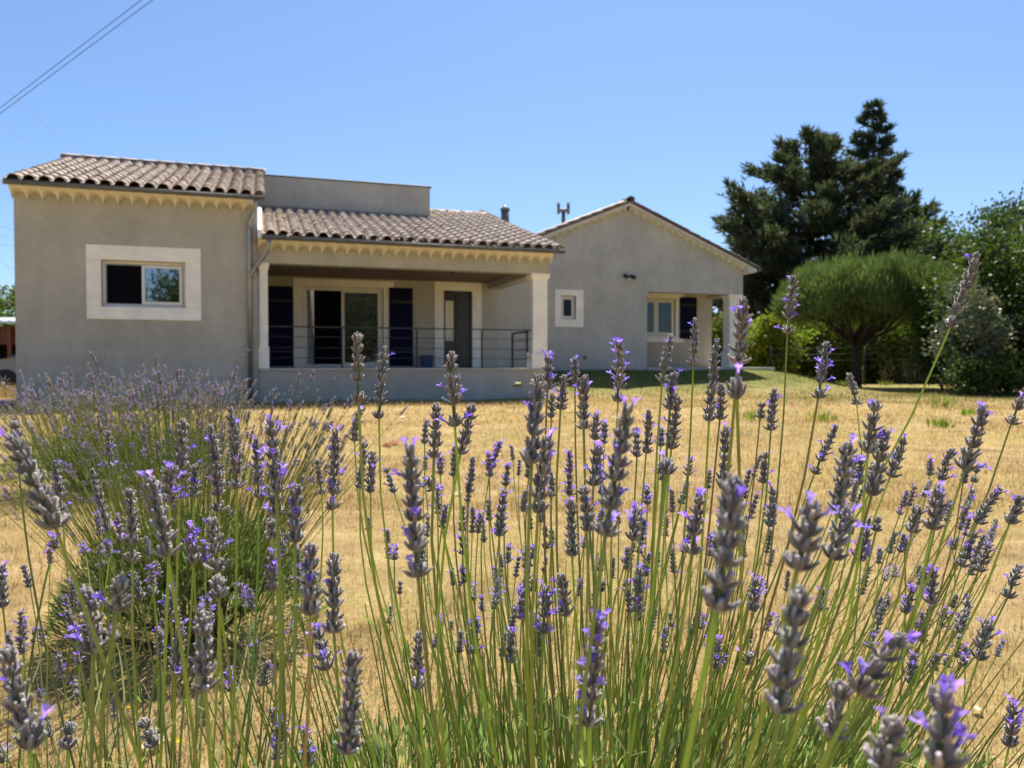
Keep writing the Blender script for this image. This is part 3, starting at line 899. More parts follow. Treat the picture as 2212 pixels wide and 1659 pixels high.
# umbrella pine
def umbrella_pine():
    r = np.random.default_rng(21)
    b = gpos(1852, 27)
    root = tag(empty('umbrella_pine', b), 'umbrella pine with a flat mushroom-shaped green crown on the lawn', 'tree')
    mb = MB()
    tp = limb(mb, (0, 0, -.1), (-.12, 0, 1.75), .17, .13, .02, 5, 8)
    rx, rzu, cz = 3.15, 1.12, 2.98
    tips = []
    for k in range(34):
        az = k * 2.4 + random.gauss(0, .2); rr = random.uniform(.5, 1) * rx * .88
        z = cz + rzu * .75 * math.sqrt(max(0, 1 - (rr / rx) ** 2)) - .45
        st = (-.12, 0, random.uniform(1.35, 1.85))
        mid = Vector((rr * .45 * math.cos(az), rr * .45 * math.sin(az), 2.15 + random.uniform(-.1, .3)))
        limb(mb, st, mid, .07, .045, .06, 4); limb(mb, mid, (rr * math.cos(az), rr * math.sin(az), z), .045, .015, .07, 4)
    mb.build('trunk', M['bark'], root)
    n = 44000
    rr = rx * np.sqrt(r.uniform(0, 1, n)); az = r.uniform(0, 6.283, n)
    edge = np.sqrt(np.maximum(0, 1 - (rr / rx) ** 4.6))
    lump = .16 * np.sin(rr * 3 + az * 3) + .12 * np.sin(az * 7 + 1) + .10 * np.sin(az * 13 + rr * 5)
    top = cz + (rzu + lump) * edge - .25 * (rr / rx) ** 4
    bot = cz - 1.02 + .38 * (rr / rx) ** 2 + .22 * np.sin(az * 5 + rr * 2) + .12 * np.sin(az * 11) - .1 * (1 - rr / rx)
    f = r.uniform(0, 1, n) ** .45
    z = bot + (top - bot) * f
    C = np.stack([rr * np.cos(az) + .42, rr * np.sin(az), z], 1)
    A = unit(np.stack([np.cos(az) * .35, np.sin(az) * .35, np.full(n, 1.1)], 1) + r.normal(0, .33, (n, 3)))
    # spiky shoots at the very top
    shoot = (f > .9) & (r.random(n) < .5)
    A[shoot] = unit(np.stack([r.normal(0, .12, shoot.sum()), r.normal(0, .12, shoot.sum()), np.ones(shoot.sum())], 1))
    C[shoot, 2] += r.uniform(.0, .22, shoot.sum())
    patch = 1 + .35 * np.sin(C[:, 0] * 3.1 + 1) * np.sin(C[:, 1] * 2.7) + .25 * np.sin(C[:, 0] * 7 + C[:, 1] * 5)
    cc = vary((.105, .148, .052), n, .2, r) * patch[:, None]
    ps = [rhombs(C, unit(A + r.normal(0, .22, A.shape)), r.uniform(.16, .42, n), .011, cc, r) for _ in range(2)]
    V = np.concatenate([p[0] for p in ps]); T = np.concatenate([ps[0][1], ps[1][1] + len(ps[0][0])])
    link('crown', tri_mesh('crown', V, T, M['needles'], np.concatenate([p[2] for p in ps])), root)
umbrella_pine()

def hedge(name, label, x0, x1, y0, y1, h, n, leaf, c, seed, lab_cat='hedge', hvar=.25, mat='foliage'):
    r = np.random.default_rng(seed)
    root = tag(empty(name, ((x0 + x1) / 2, (y0 + y1) / 2, 0)), label, lab_cat)
    x = r.uniform(x0, x1, n); y = r.uniform(y0, y1, n)
    hh = h + hvar * vnoise(x * 1.4, y * 1.4, seed) * 2
    z = hh * (r.uniform(0, 1, n) ** .85)
    bx = .22 * np.sin(z * 3 + x * 2)
    C = np.stack([x - (x0 + x1) / 2, y + bx - (y0 + y1) / 2, z], 1)
    A = unit(r.normal(size=(n, 3)) + np.array([0, -.4, .5]))
    cc = vary(c, n, .25, r)
    V, T, cv = rhombs(C, A, leaf * r.uniform(.7, 1.4, n), leaf * .33, cc, r)
    link('foliage', tri_mesh('foliage', V, T, M[mat], cv), root)
    mb = MB(); k = int((x1 - x0) / .8)
    for i in range(k):
        xx = x0 + (i + .5) * (x1 - x0) / k - (x0 + x1) / 2
        limb(mb, (xx, 0, -.1), (xx + random.gauss(0, .2), random.gauss(0, .2), h * .8), .05, .015, .05, 4)
    mb.build('stems', M['bark'], root)
hedge('garden_hedge', 'clipped green hedge along the back of the garden behind the umbrella pine', 8.2, 21.0, 34, 36.4, 2.75, 36000, .17, (.10, .135, .022), 31, mat='needles')
hedge('added_backing_hedge', 'dark hedge row added behind the clipped hedge to block the lit lawn beyond', 8.0, 24.0, 37.6, 39.2, 2.5, 22000, .22, (.03, .045, .015), 33, mat='needles')  # added behind the clipped hedge so sunlit lawn stays hidden in its gaps
hedge('laurel_hedge', 'taller dark hedge closing the garden at the far right', 17.0, 27, 29.5, 31.5, 3.0, 15000, .15, (.035, .06, .02), 32, mat='needles')
broadleaf('leafy_tree', 'light green leafy tree rising right of the conifers', 'tree', gpos(2005, 44), (gpos(2005, 44)[0], 44, 5.6), (3.0, 2.6, 3.2), 60, 11000, .24, (.075, .115, .03), seed=41, group='leafy trees beyond the garden')
broadleaf('leafy_tree', 'pale airy leafy tree behind the dark cypress', 'tree', gpos(2095, 42), (gpos(2095, 42)[0], 42, 5.2), (2.9, 2.4, 2.9), 50, 9000, .23, (.065, .095, .032), seed=42, group='leafy trees beyond the garden')
broadleaf('leafy_tree', 'leafy tree top at the right edge of the picture', 'tree', gpos(2225, 36), (gpos(2225, 36)[0], 36, 5.6), (2.3, 2.2, 3.0), 50, 9000, .2, (.045, .07, .022), seed=43, group='leafy trees beyond the garden')
broadleaf('cypress_tree', 'small dark cypress top between the light green trees', 'tree', gpos(2141, 33), (gpos(2141, 33)[0], 33, 3.9), (.75, .75, 2.7), 40, 6000, .2, (.03, .05, .025), 'needles', seed=44, up=1.2)
broadleaf('shrub', 'large glossy green shrub at the right edge of the lawn', 'shrub', gpos(2175, 22.5), (gpos(2175, 22.5)[0], 22.5, 2.6), (1.6, 1.4, 2.5), 80, 17000, .12, (.055, .085, .018), seed=45, group='shrubs along the right of the lawn')
broadleaf('shrub', 'silver-leaved shrub with pale glinting leaves beside the right edge', 'shrub', gpos(2098, 21.2), (gpos(2098, 21.2)[0], 21.2, 1.55), (.75, .8, 1.35), 50, 7000, .11, (.13, .155, .09), 'silver', seed=46, group='shrubs along the right of the lawn')
broadleaf('shrub', 'dark green shrub left of the silver-leaved one', 'shrub', gpos(2040, 24), (gpos(2040, 24)[0], 24, 1.75), (1.0, .9, 1.8), 60, 9500, .11, (.06, .09, .025), seed=47, group='shrubs along the right of the lawn')
broadleaf('shrub', 'tall green shrub cut by the right edge of the picture', 'shrub', gpos(2290, 21), (gpos(2290, 21)[0], 21, 2.5), (1.5, 1.4, 2.4), 70, 12000, .12, (.05, .08, .02), seed=48, group='shrubs along the right of the lawn')
broadleaf('shrub', 'low green shrub at the foot of the right-hand bushes', 'shrub', gpos(2130, 20.3), (gpos(2130, 20.3)[0], 20.3, .5), (.9, .6, .5), 40, 5000, .09, (.06, .10, .025), seed=49, group='shrubs along the right of the lawn')
broadleaf('shrub', 'yellow-green shrub added as the sunlit hedge top between the loggia and the umbrella pine', 'shrub', gpos(1668, 33), (gpos(1668, 33)[0], 33, 1.75), (1.35, .8, 1.15), 50, 8000, .14, (.19, .235, .03), seed=53, group='added shrub for the sunlit hedge top')  # added shrub; its bright colour paints sunlight onto the hedge's left end
fb = broadleaf('flowering_shrub', 'bright green shrub with red blossoms seen through the loggia', 'shrub', gpos(1558, 37.5), (gpos(1558, 37.5)[0], 37.5, 1.7), (1.1, .8, 1.5), 40, 6000, .14, (.13, .18, .03), seed=50)
r_ = np.random.default_rng(3); n_ = 160
C_ = np.stack([r_.normal(-.15, .2, n_), r_.normal(-.75, .1, n_), r_.normal(2.65, .22, n_)], 1)
V_, T_, c_ = rhombs(C_, unit(r_.normal(size=(n_, 3))), .14, .05, vary((.55, .06, .03), n_), r_)
link('blossoms', tri_mesh('blossoms', V_, T_, M['petal'], c_), fb)
broadleaf('leafy_tree', 'green tree showing over the shed roof at the left edge', 'tree', gpos(0, 42), (gpos(0, 42)[0], 42, 3.0), (3.2, 2.5, 1.75), 45, 7000, .22, (.08, .12, .03), seed=51, group='leafy trees beyond the garden')
tb = broadleaf('leafy_tree', 'large tree seen only as a reflection in the wing window', 'tree', (2.9, -27, 0), (2.9, -27, 3.9), (3.2, 3, 3.0), 60, 9000, .3, (.05, .08, .02), seed=52, group='trees reflected in the windows')
for k, (x, y, s, lab) in enumerate(((15.5, -25, 1.25, 'tall tree reflected in the left of the sliding door pane'), (22, -23, 1.35, 'tall tree reflected in the right of the sliding door pane'))):
    c = tb.copy(); COL.objects.link(c); c.location = (x, y, 0); c.scale = (s, s, s); c['label'] = lab
    for ch in tb.children:
        d = ch.copy(); COL.objects.link(d); d.parent = c

# wire fence in front of the hedge
wf = tag(empty('wire_fence', (0, 31.2, 0)), 'thin wire fence in front of the dark hedge behind the umbrella pine', 'fence')
for z in (1.0, 1.25, 1.5):
    MB().tube([(10.5, 0, z), (16.2, 0, z + .06)], .004, 4).build('wire', M['black'], wf)
for x in (10.5, 12.4, 14.3, 16.2):
    MB().tube([(x, 0, -.1), (x, 0, 1.6)], .022, 6).build('post', M['black'], wf)

# dry seed stalks near the hedge and green weeds on the lawn
M['straw'] = leaf_mat('straw', .3, .8, .1, False, (.42, .31, .17))
def dry_clump(name, label, base, n, h, seed, col, spread=.35, wid=.02, mat='grass_dry', cat='weed', group=None):
    r = np.random.default_rng(seed)
    root = tag(empty(name, base), label, cat, group)
    C = np.stack([r.normal(0, spread, n), r.normal(0, spread, n), np.zeros(n)], 1)
    A = unit(np.stack([r.normal(0, .25, n), r.normal(0, .25, n), np.ones(n)], 1))
    Lg = h * r.uniform(.4, 1, n)
    V, T, cv = rhombs(C, A, Lg, wid, vary(col, n, .25, r), r)
    # seed tufts along the upper part
    m = n * 5; idx = r.integers(0, n, m)
    C2 = C[idx] + A[idx] * (Lg[idx] * r.uniform(.55, 1, m))[:, None]
    V2, T2, c2 = rhombs(C2, unit(r.normal(size=(m, 3)) + [0, 0, .6]), h * .07, h * .018, vary(col, m, .2, r), r)
    link('stalks', tri_mesh('stalks', V, T, M[mat], cv), root)['kind'] = 'stuff'
    link('seed_heads' if mat == 'grass_dry' else 'leaves', tri_mesh('heads', V2, T2, M[mat], c2), root)
for k, (px, Y, h, lab) in enumerate(((1965, 26.5, 1.75, 'tall pale dry weed stalks against the dark hedge right of the pine trunk'), (1985, 26.0, 1.4, 'shorter dry weed stalks beside the shrubs'), (1925, 28, 1.3, 'thin dry weed stalks just right of the pine trunk'), (1700, 27.2, .7, 'dry brown weeds at the end of the loggia slab'))):
    dry_clump('dry_weeds', lab, gpos(px, Y), 13, h, 60 + k, (.26, .20, .13), .3, .010, group='dry weeds at the garden edge')
for k, (px, py, s, lab) in enumerate(((2037, 882, .30, 'bright green weed on the lawn near the shrubs'), (2031, 925, .17, 'small green weed on the lawn below the bigger one at right'), (1778, 912, .22, 'yellow-green weed on the lawn below the pine shadow'), (1628, 910, .22, 'yellow-green weed on the lawn left of the tall leaning spike'), (1915, 818, .3, 'green weed at the foot of the hedge right of the pine trunk'), (1820, 812, .3, 'green weed at the foot of the hedge left of the pine trunk'), (1175, 868, .25, 'dark weed tuft on the lawn right of the porch'), (2090, 898, .15, 'tiny green weed on the lawn near the right edge'))):
    d = ray(px, py); Y = -EYE / d.z * d.y; Y = min(Y, 30)
    b = ((px - CX) / F_PX * Y, Y, .0)
    dry_clump('lawn_weed', lab, b, 45, s, 80 + k, (.20, .26, .045), s * .45, .012, 'foliage', group='weeds dotted over the lawn')

# ------------------------------------------------------------------ shed, car and wires at the left
M['red_wood'] = plain('red_brown_wood', (.13, .045, .028), .8, var=.3, scale=5, bmp=.3)
M['sheet'] = plain('roof_sheet', (.52, .55, .60), .4, .4, .06)
sh = tag(empty('shed', (-19.0, 27.5, 0)), 'red-brown wooden shed with a pale sheet roof at the left edge', 'shed')
for i in range(22):
    MB().bbox(-2.6 + i * .24, -2.6 + i * .24 + .225, -.02 + .01 * (i % 2), .02 + .01 * (i % 2), 1.55 if 6 < i < 20 else 0, 2.2, .006).build('plank', M['red_wood'], sh)
for x in (-2.5, -.9, .2, 1.1, 1.45, 2.6):
    MB().bbox(x - .07, x + .07, -.12, -.03, 0, 2.2, .01).build('post', M['red_wood'], sh)
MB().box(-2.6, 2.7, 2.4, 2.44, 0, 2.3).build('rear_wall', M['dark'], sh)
MB().box(-2.63, -2.6, .03, 2.4, 0, 2.25).box(2.7, 2.73, .03, 2.4, 0, 2.25).build('side_wall', M['red_wood'], sh)
rf = MB().prism([(-.5, 2.29), (2.8, 2.62), (2.8, 2.70), (-.5, 2.37)], 'x', -2.9, 3.0).build('roof', M['sheet'], sh)
for i in range(20):
    MB().box(-2.85 + i * .3, -2.81 + i * .3, -.51, -.47, 2.28, 2.40).build('roof_rib', M['sheet'], rf)
for i in range(3):
    MB().bbox(-.7 + i * .7, -.1 + i * .7, .5, 1.3, 0, .9 + .1 * i, .02).build('stacked_crate', M['red_wood'], sh)

def make_car():
    pcar = plain('grey_car_paint', (.17, .175, .19), .3, .5, .05, spec=.6)
    chrome = plain('alloy', (.55, .55, .57), .25, .9, .05)
    rub = plain('tyre_rubber', (.02, .02, .021), .85)
    cy = 21.3
    root = tag(empty('parked_car', (-10.83, cy, .02), R(4)), 'grey car parked behind the house corner, only its front wheel and wing showing', 'car')
    # wheel centre of the rear wheel is x=0; car points to -x
    W = .88
    prof = [(.86, .30), (.93, .55), (.90, .82), (.80, .98), (.62, 1.02), (.30, 1.36), (-.10, 1.47), (-1.0, 1.49), (-1.65, 1.38), (-2.35, 1.02), (-3.0, .93), (-3.42, .78), (-3.50, .52), (-3.42, .28)]
    def half(z): return W - .02 - (.16 * max(0, (z - .85) / .65)) - (.05 if z < .4 else 0)
    rings = []
    body = MB()
    low = [(x, z) for x, z in prof if z <= 1.03]
    lower = [(.86, .26), (.93, .52), (.91, .80), (.84, .96), (.3, 1.0), (-1.2, 1.0), (-2.35, 1.0), (-3.0, .92), (-3.42, .76), (-3.50, .52), (-3.42, .26)]
    for sg in (-1, 1): pass
    def ringy(y, inset): return [(x * (1 - .0) , y, z) for x, z in lower]
    ysec = [(-W + .05, .04), (-W, .0), (-W + .0, .0)]
    vs = []
    secs = [(-W + .06, .05), (-W + .05, 0), (W - .05, 0), (W - .06, .05)]
    rg = []
    for y, ins in secs:
        rg.append([(x + (-ins if x > 0 else ins) * .8, y, z - (ins if z > .7 else -ins * .2)) for x, z in lower])
    body.loft(rg, True, False)
    bo = body.build('body', pcar, root)
    gh = [(.72, 1.0), (.34, 1.40), (-.15, 1.475), (-1.0, 1.49), (-1.7, 1.36), (-2.62, 1.0)]
    cab = MB(); rg = []
    for y, k in ((-W + .04, 0), (-W + .20, 1), (W - .20, 1), (W - .04, 0)):
        if k == 0: rg.append([(x * .98, y, min(z, 1.0 + .0 * z)) for x, z in [(a, 1.0) for a, _ in gh]])
        else: rg.append([(x, y, z) for x, z in gh])
    cab.loft(rg, True, False)
    cab.build('roof', pcar, root)
    for (xa, xb, xc, xd) in ((.42, .18, -.58, -.56), (-.66, -.64, -1.48, -2.0)):
        for sg in (-1, 1):
            y0, y1 = sg * (W - .055), sg * (W - .19)
            g1 = MB().add([(xa, y0 + sg * .012, 1.04), (xb, y1 + sg * .012, 1.40), (xc, y1 + sg * .012, 1.43 if xc > -1 else 1.38), (xd, y0 + sg * .012, 1.04)], [(0, 1, 2, 3)])
            g1.build('side_window', M['glass_sky'], root)
    for sg in (-1, 1):
        MB().bbox(-2.3, .8, sg * W - .012, sg * W + .012, .955, .985, .005).build('window_trim', chrome, root)
        MB().bbox(-.9, -.74, sg * (W + .004) - .012, sg * (W + .004) + .012, .86, .89, .005).build('door_handle', chrome, root)
        MB().bbox(-3.47, -3.3, sg * .62 - .16, sg * .62 + .16, .62, .74, .03).build('headlight', M['frame'], root)
        MB().bbox(.82, .935, sg * .66 - .14, sg * .66 + .14, .62, .84, .03).build('tail_light', M['red_wood'], root)
    for x in (0, -2.62):
        for sg in (-1, 1):
            wc = (x, sg * (W - .08), .325)
            ww = empty('wheel', wc); ww.parent = root
            ty = MB(); n = 28; rg = []
            for (ro, yo) in ((.225, -.10), (.31, -.115), (.328, -.06), (.328, .06), (.31, .115), (.225, .10)):
                rg.append([(ro * math.cos(2 * PI * k / n), yo, ro * math.sin(2 * PI * k / n)) for k in range(n)])
            rg.append(rg[0]); ty.loft(rg, False, True); ty.build('tyre', rub, ww)
            rm = MB(); rg = []
            for (ro, yo) in ((.228, .11), (.228, -.10), (.205, -.105), (.20, .09)):
                rg.append([(ro * math.cos(2 * PI * k / n), yo * -sg * -1, ro * math.sin(2 * PI * k / n)) for k in range(n)])
            rm.loft(rg, False, True)
            for k in range(10):
                a = 2 * PI * k / 10
                rm.tube([(.03 * math.cos(a), sg * .07, .03 * math.sin(a)), (.215 * math.cos(a), sg * .10, .215 * math.sin(a))], [.018, .012], 5)
            rm.tube([(0, sg * .04, 0), (0, sg * .105, 0)], .045, 10)
            rm.build('rim', chrome, ww)
            MB().tube([(x, sg * (W - .20), .325), (x, sg * (W - .03), .325)], .365, 24).build('wheel_arch', M['black'], root)
            MB().tube([(0, -.03, 0), (0, .03, 0)], .20, 20).build('brake_disc', M['zinc_dark'], ww)
make_car()

def wire(label, p0, p1, rad, mat, sag=0.0, ext=1.5):
    p0, p1 = Vector(p0), Vector(p1)
    d = p1 - p0
    a, b = p0 - d * ext, p1 + d * ext
    n = 24
    pts = [a.lerp(b, k / n) - Vector((0, 0, sag * math.sin(PI * k / n))) for k in range(n + 1)]
    tag(MB().tube(pts, rad, 5).build('power_line', mat), label, 'cable', 'overhead cables')
M['cable'] = plain('cable', (.05, .055, .06), .6)
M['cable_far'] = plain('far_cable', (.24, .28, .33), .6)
wire('upper of the two thick overhead cables crossing the top left sky', at(0, 233, 15), at(305, 0, 12.5), .006, M['cable'])
wire('lower of the two thick overhead cables crossing the top left sky', at(0, 245, 15), at(329, 0, 12.5), .006, M['cable'])
wire('faint thin cable descending to the left end of the ridge', at(0, 178, 90), at(167, 338, 110), .016, M['cable_far'], ext=.8)
wire('second faint cable above the roof verge, below the longest one', at(0, 262, 90), at(113, 355, 110), .016, M['cable_far'], ext=.8)
wire('lowest faint cable touching the left roof verge', at(0, 333, 90), at(55, 369, 110), .016, M['cable_far'], ext=.8)
for k, (ya, yb, lab) in enumerate(((488, 497, 'upper thin cable left of the house wall'), (508, 516, 'second thin cable left of the house wall'), (527, 531, 'third thin cable left of the house wall'), (566, 583, 'lowest thin cable left of the house wall'))):
    wire(lab, at(0, ya, 60), at(30, yb, 60), .014, M['cable_far'], ext=6)

# ------------------------------------------------------------------ lavender pieces
def rot_to(d):
    """3x3 turning +z to unit d"""
    return np.array(Vector(d).to_track_quat('Z', 'Y').to_matrix())

def calyx_template(sides, prof):
    """prof: list of (z, radius, bend); returns V(n,3), T, tval"""
    V, t = [], []
    for (z, rd, bx) in prof:
        for k in range(sides):
            a = 2 * PI * k / sides
            V.append((rd * math.cos(a) + bx, rd * math.sin(a), z)); t.append(z)
    V.append((prof[0][2], 0, prof[0][0])); t.append(0)
    V.append((prof[-1][2], 0, prof[-1][0] - .02)); t.append(1.05)
    T = []
    m = len(prof)
    for i in range(m - 1):
        for k in range(sides):
            a, b = i * sides + k, i * sides + (k + 1) % sides
            T += [(a, b, b + sides), (a, b + sides, a + sides)]
    c0, c1 = m * sides, m * sides + 1
    for k in range(sides):
        T.append((c0, (k + 1) % sides, k)); T.append((c1, (m - 1) * sides + k, (m - 1) * sides + (k + 1) % sides))
    return np.array(V), np.array(T), np.array(t)

CAL_HI = calyx_template(6, [(0, .07, 0), (.16, .17, .02), (.42, .205, .03), (.68, .165, .0), (.86, .115, -.05), (1.0, .14, -.10)])
CAL_LO = calyx_template(4, [(0, .08, 0), (.4, .22, .03), (.95, .12, -.05)])

def corolla_template(hi=True):
    V, T = [], []
    def quad(*p):
        i = len(V); V.extend(p); T.extend([(i, i + 1, i + 2), (i, i + 2, i + 3)])
    n = 5
    for k in range(n):                       # tube
        a, b = 2 * PI * k / n, 2 * PI * (k + 1) / n
        quad((.06 * math.cos(a), .06 * math.sin(a), 0), (.06 * math.cos(b), .06 * math.sin(b), 0), (.13 * math.cos(b), .13 * math.sin(b), .5), (.13 * math.cos(a), .13 * math.sin(a), .5))
    for k, (w, l, lift) in enumerate(((.20, .26, .40), (.20, .26, .40), (.16, .22, .22), (.16, .22, .22), (.16, .22, .22))):
        a = (-.45, .45, 2.1, PI, -2.1)[k]
        c, s = math.cos(a), math.sin(a)
        e = (-s * w, c * w)
        quad((.11 * c, .11 * s, .48), ((.11 + l * .6) * c + e[0], (.11 + l * .6) * s + e[1], .52 + lift * .6), ((.11 + l) * c, (.11 + l) * s, .5 + lift), ((.11 + l * .6) * c - e[0], (.11 + l * .6) * s - e[1], .52 + lift * .6))
    return np.array(V), np.array(T)
COR = corolla_template()

def head_meshes(aspect, gap, seed, hi=True):
    """flower head of whorl width 1 and length aspect, from z=0 upwards; returns calyx mesh and petal mesh"""
    r = np.random.default_rng(seed)
    tv, tt, tz = CAL_HI if hi else CAL_LO
    bloom = float(r.choice([.01, .04, .07, .11, .2])); bend = r.normal(0, .055); warm = r.choice([0, 0, 1])
    Vs, Ts, Cs, PV, PT, PC = [], [], [], [], [], []
    off = 0; poff = 0
    zs = []
    top = max(.12, aspect - .42)
    sp = .53
    if gap and aspect > 1.6:
        zs.append(0.0); z = r.uniform(.85, 1.05)
    else:
        z = 0.0
    while z < top:
        zs.append(z); z += sp * r.uniform(.88, 1.12) * (1 - .22 * z / max(1, aspect))
    zs.append(top)
    base_c = np.array((.27, .27, .19)); mid_c = np.array((.205, .182, .185)); tip_c = np.array((.50, .47, .46))  # dark middles and pale tips also paint in crevice shade and backlit rims
    for wi, z in enumerate(zs):
        u = z / max(.4, aspect)
        last = wi == len(zs) - 1
        scale = (1.0 - .30 * u) * r.uniform(.92, 1.08)
        n = int(r.integers(9, 12)) if not last else 6
        if not hi: n = 6
        twist = r.uniform(0, 6.28)
        for k in range(n):
            inner = (k % 2 == 1)
            az = twist + 2 * PI * k / n + r.normal(0, .16)
            tilt = (R(24) if inner else R(50)) + r.normal(0, .11)
            if last: tilt = R(16) + r.normal(0, .12)
            tilt *= (1 - .25 * u)
            L = (.55 if not inner else .52) * scale * r.uniform(.85, 1.12)
            Wd = (.41 if hi else .5) * scale * r.uniform(.9, 1.12)
            d = np.array((math.sin(tilt) * math.cos(az), math.sin(tilt) * math.sin(az), math.cos(tilt)))
            # frame: local x points outwards so the bend curls upwards
            outw = np.array((math.cos(az), math.sin(az), 0)); xl = outw - d * outw.dot(d); xl /= np.linalg.norm(xl)
            Rm = np.stack([xl, np.cross(d, xl), d], 1)
            st = np.array((.055 * math.cos(az), .055 * math.sin(az), z + (.07 if inner else 0)))
            v = (tv * np.array((Wd, Wd, L))) @ Rm.T + st
            Vs.append(v); Ts.append(tt + off); off += len(v)
            t = tz[:, None]
            c = np.where(t < .55, base_c + (mid_c - base_c) * (t / .55), mid_c + (tip_c - mid_c) * ((t - .55) / .5))
            c = c * math.exp(r.normal(0, .22)) * (1 + r.normal(0, .05, 3)) * (np.array((1.05, 1.0, .93)) if warm else 1.0)
            Cs.append(np.clip(c, .01, .9))
            pr = bloom if not last else bloom * 1.6
            if r.random() < pr:
                Lp = .62 * scale
                q = (COR[0] * np.array((Lp * .85, Lp * .85, Lp))) @ Rm.T + st + d * L * .74
                PV.append(q); PT.append(COR[1] + poff); poff += len(q)
                pc = np.array((.40, .28, .84)) * math.exp(r.normal(0, .22)) * (1 + r.normal(0, .07, 3))
                if r.random() < .25: pc = np.array((.22, .13, .62))
                PC.append(np.repeat(np.clip(pc, .02, .95)[None], len(q), 0))
    # axis stem inside the head
    a, b = np.array((0, 0, -.02)), np.array((0, 0, aspect - .3))
    n = 5
    ring = np.array([(math.cos(2 * PI * k / n), math.sin(2 * PI * k / n), 0) for k in range(n)])
    v = np.concatenate([ring * .095 + a, ring * .05 + b])
    t = np.array([(k, (k + 1) % n, n + (k + 1) % n) for k in range(n)] + [(k, n + (k + 1) % n, n + k) for k in range(n)])
    Vs.append(v); Ts.append(t + off); Cs.append(np.repeat(np.array((.17, .20, .08))[None], len(v), 0))
    for arr in Vs + PV: arr[:, 0] += bend * (arr[:, 2] / max(1, aspect)) ** 2 * aspect
    me = tri_mesh('flower_head', np.concatenate(Vs), np.concatenate(Ts), M['calyx'], np.concatenate(Cs), hi)
    pe = tri_mesh('corollas', np.concatenate(PV), np.concatenate(PT), M['petal'], np.concatenate(PC), False) if PV else None
    return me, pe

HEADS = {}
def get_head(aspect, gap):
    q = max(.5, min(5.0, round(aspect * 2) / 2))
    key = (q, bool(gap), random.randint(0, 4))
    if key not in HEADS: HEADS[key] = head_meshes(q, gap, hash((int(q * 2), int(gap), key[2])) % 9999)
    return HEADS[key], aspect / q

def stem_mesh(pts, rad, r):
    """slightly squared stem through points with per-vertex colour"""
    mb = MB().tube(pts, rad, 4, True, False)
    V = np.array(mb.v); T = []
    for f in mb.f:
        for k in range(1, len(f) - 1): T.append((f[0], f[k], f[k + 1]))
    f = r.uniform(.8, 1.2)
    c = (np.array((.36 * f, .40 * f, .125)) if r.random() > .045 else np.array((.36, .30, .15)) * f) * (1 + r.normal(0, .05, 3))
    t = (V[:, 2:] - V[:, 2].min()) / max(1e-6, np.ptp(V[:, 2]))
    cols = c * (.78 + .3 * t) * np.array((1, 1, 1))
    return tri_mesh('flower_stalk', V, np.array(T), M['stem'], np.clip(cols, .01, .9), False)

def leaf_pair_mesh(seed):
    r = np.random.default_rng(seed); V, T = [], []
    for sg in (-1, 1):
        L = r.uniform(.022, .046); w = r.uniform(.0012, .0019); az = r.normal(0, .4) + (0 if sg > 0 else PI)
        up = r.uniform(.6, 1.1)
        for k in range(5):
            t = k / 4; rr = L * (t * math.cos(up * (1 - .4 * t))); zz = L * t * math.sin(up)
            hw = w * math.sin(PI * (.12 + .86 * t)) ** .7
            cx, cy = rr * math.cos(az), rr * math.sin(az); px_, py_ = -math.sin(az), math.cos(az)
            V += [(cx + px_ * hw, cy + py_ * hw, zz + .0007), (cx, cy, zz), (cx - px_ * hw, cy - py_ * hw, zz + .0007)]
        b = len(V) - 15
        for k in range(4):
            for j in range(2):
                a = b + 3 * k + j; T += [(a, a + 1, a + 4), (a, a + 4, a + 3)]
    V = np.array(V)
    return tri_mesh('leaf', V, np.array(T), M['stem'], np.repeat(np.array([[.19, .26, .08]]), len(V), 0), True)
LEAVES = [leaf_pair_mesh(k) for k in range(5)]

# each entry: tip x, tip y, lower end x, lower end y, apparent width, detached lowest whorl?  (measured in three crops of the photo)
LA = [(60,225,240,630,130,0),(70,175,70,240,60,0),(465,210,470,375,48,1),(245,340,265,555,55,1),(400,375,460,645,60,1),(575,455,568,775,85,1),(655,410,720,750,115,0),(785,165,770,420,75,0),(935,185,940,560,75,1),(1005,105,1015,460,75,1),(1105,245,1110,500,62,1),(1170,160,1185,480,95,0),(1265,445,1265,690,95,0),(1440,210,1425,550,78,1),(1360,335,1380,485,48,1),(825,360,832,500,60,0),(820,625,830,780,70,0),(920,590,935,815,95,1),(930,845,935,930,105,0),(725,360,730,520,88,0),(1170,740,1170,900,75,0),(235,675,230,715,58,0),(300,985,320,1120,58,0),(410,890,400,1160,120,0),(530,850,500,985,120,0),(860,990,880,1330,118,0),(760,1040,755,1240,75,0),(650,815,655,920,50,0),(735,890,735,1010,70,0),(30,1140,100,1480,130,0),(5,790,12,970,60,0),(170,1060,180,1120,30,0),(135,1480,130,1575,140,0),(300,1470,290,1580,88,0),(620,1445,660,1570,95,0),(1130,1200,1132,1300,55,0),(990,1230,990,1330,50,0),(1325,700,1330,1000,115,0),(1430,740,1430,1080,100,0),(1360,1060,1400,1240,90,0),(1200,1450,1185,1620,75,0),(1310,1490,1320,1650,70,0),(1278,1100,1250,1205,35,0),(1060,1040,1060,1190,35,1),(1095,1110,1100,1195,40,0),(480,1050,495,1110,42,0),(8,1570,12,1635,60,0),(690,1270,690,1340,35,0),(485,1350,490,1440,35,1),(1020,870,1045,940,45,0),(1085,890,1080,980,40,0),(360,690,365,740,33,0),(1180,480,1185,580,80,0),(1160,600,1170,665,75,0),(880,1345,872,1480,35,0),(520,820,515,880,40,0),(1250,1040,1255,1075,35,0),(1215,700,1205,740,40,0)]
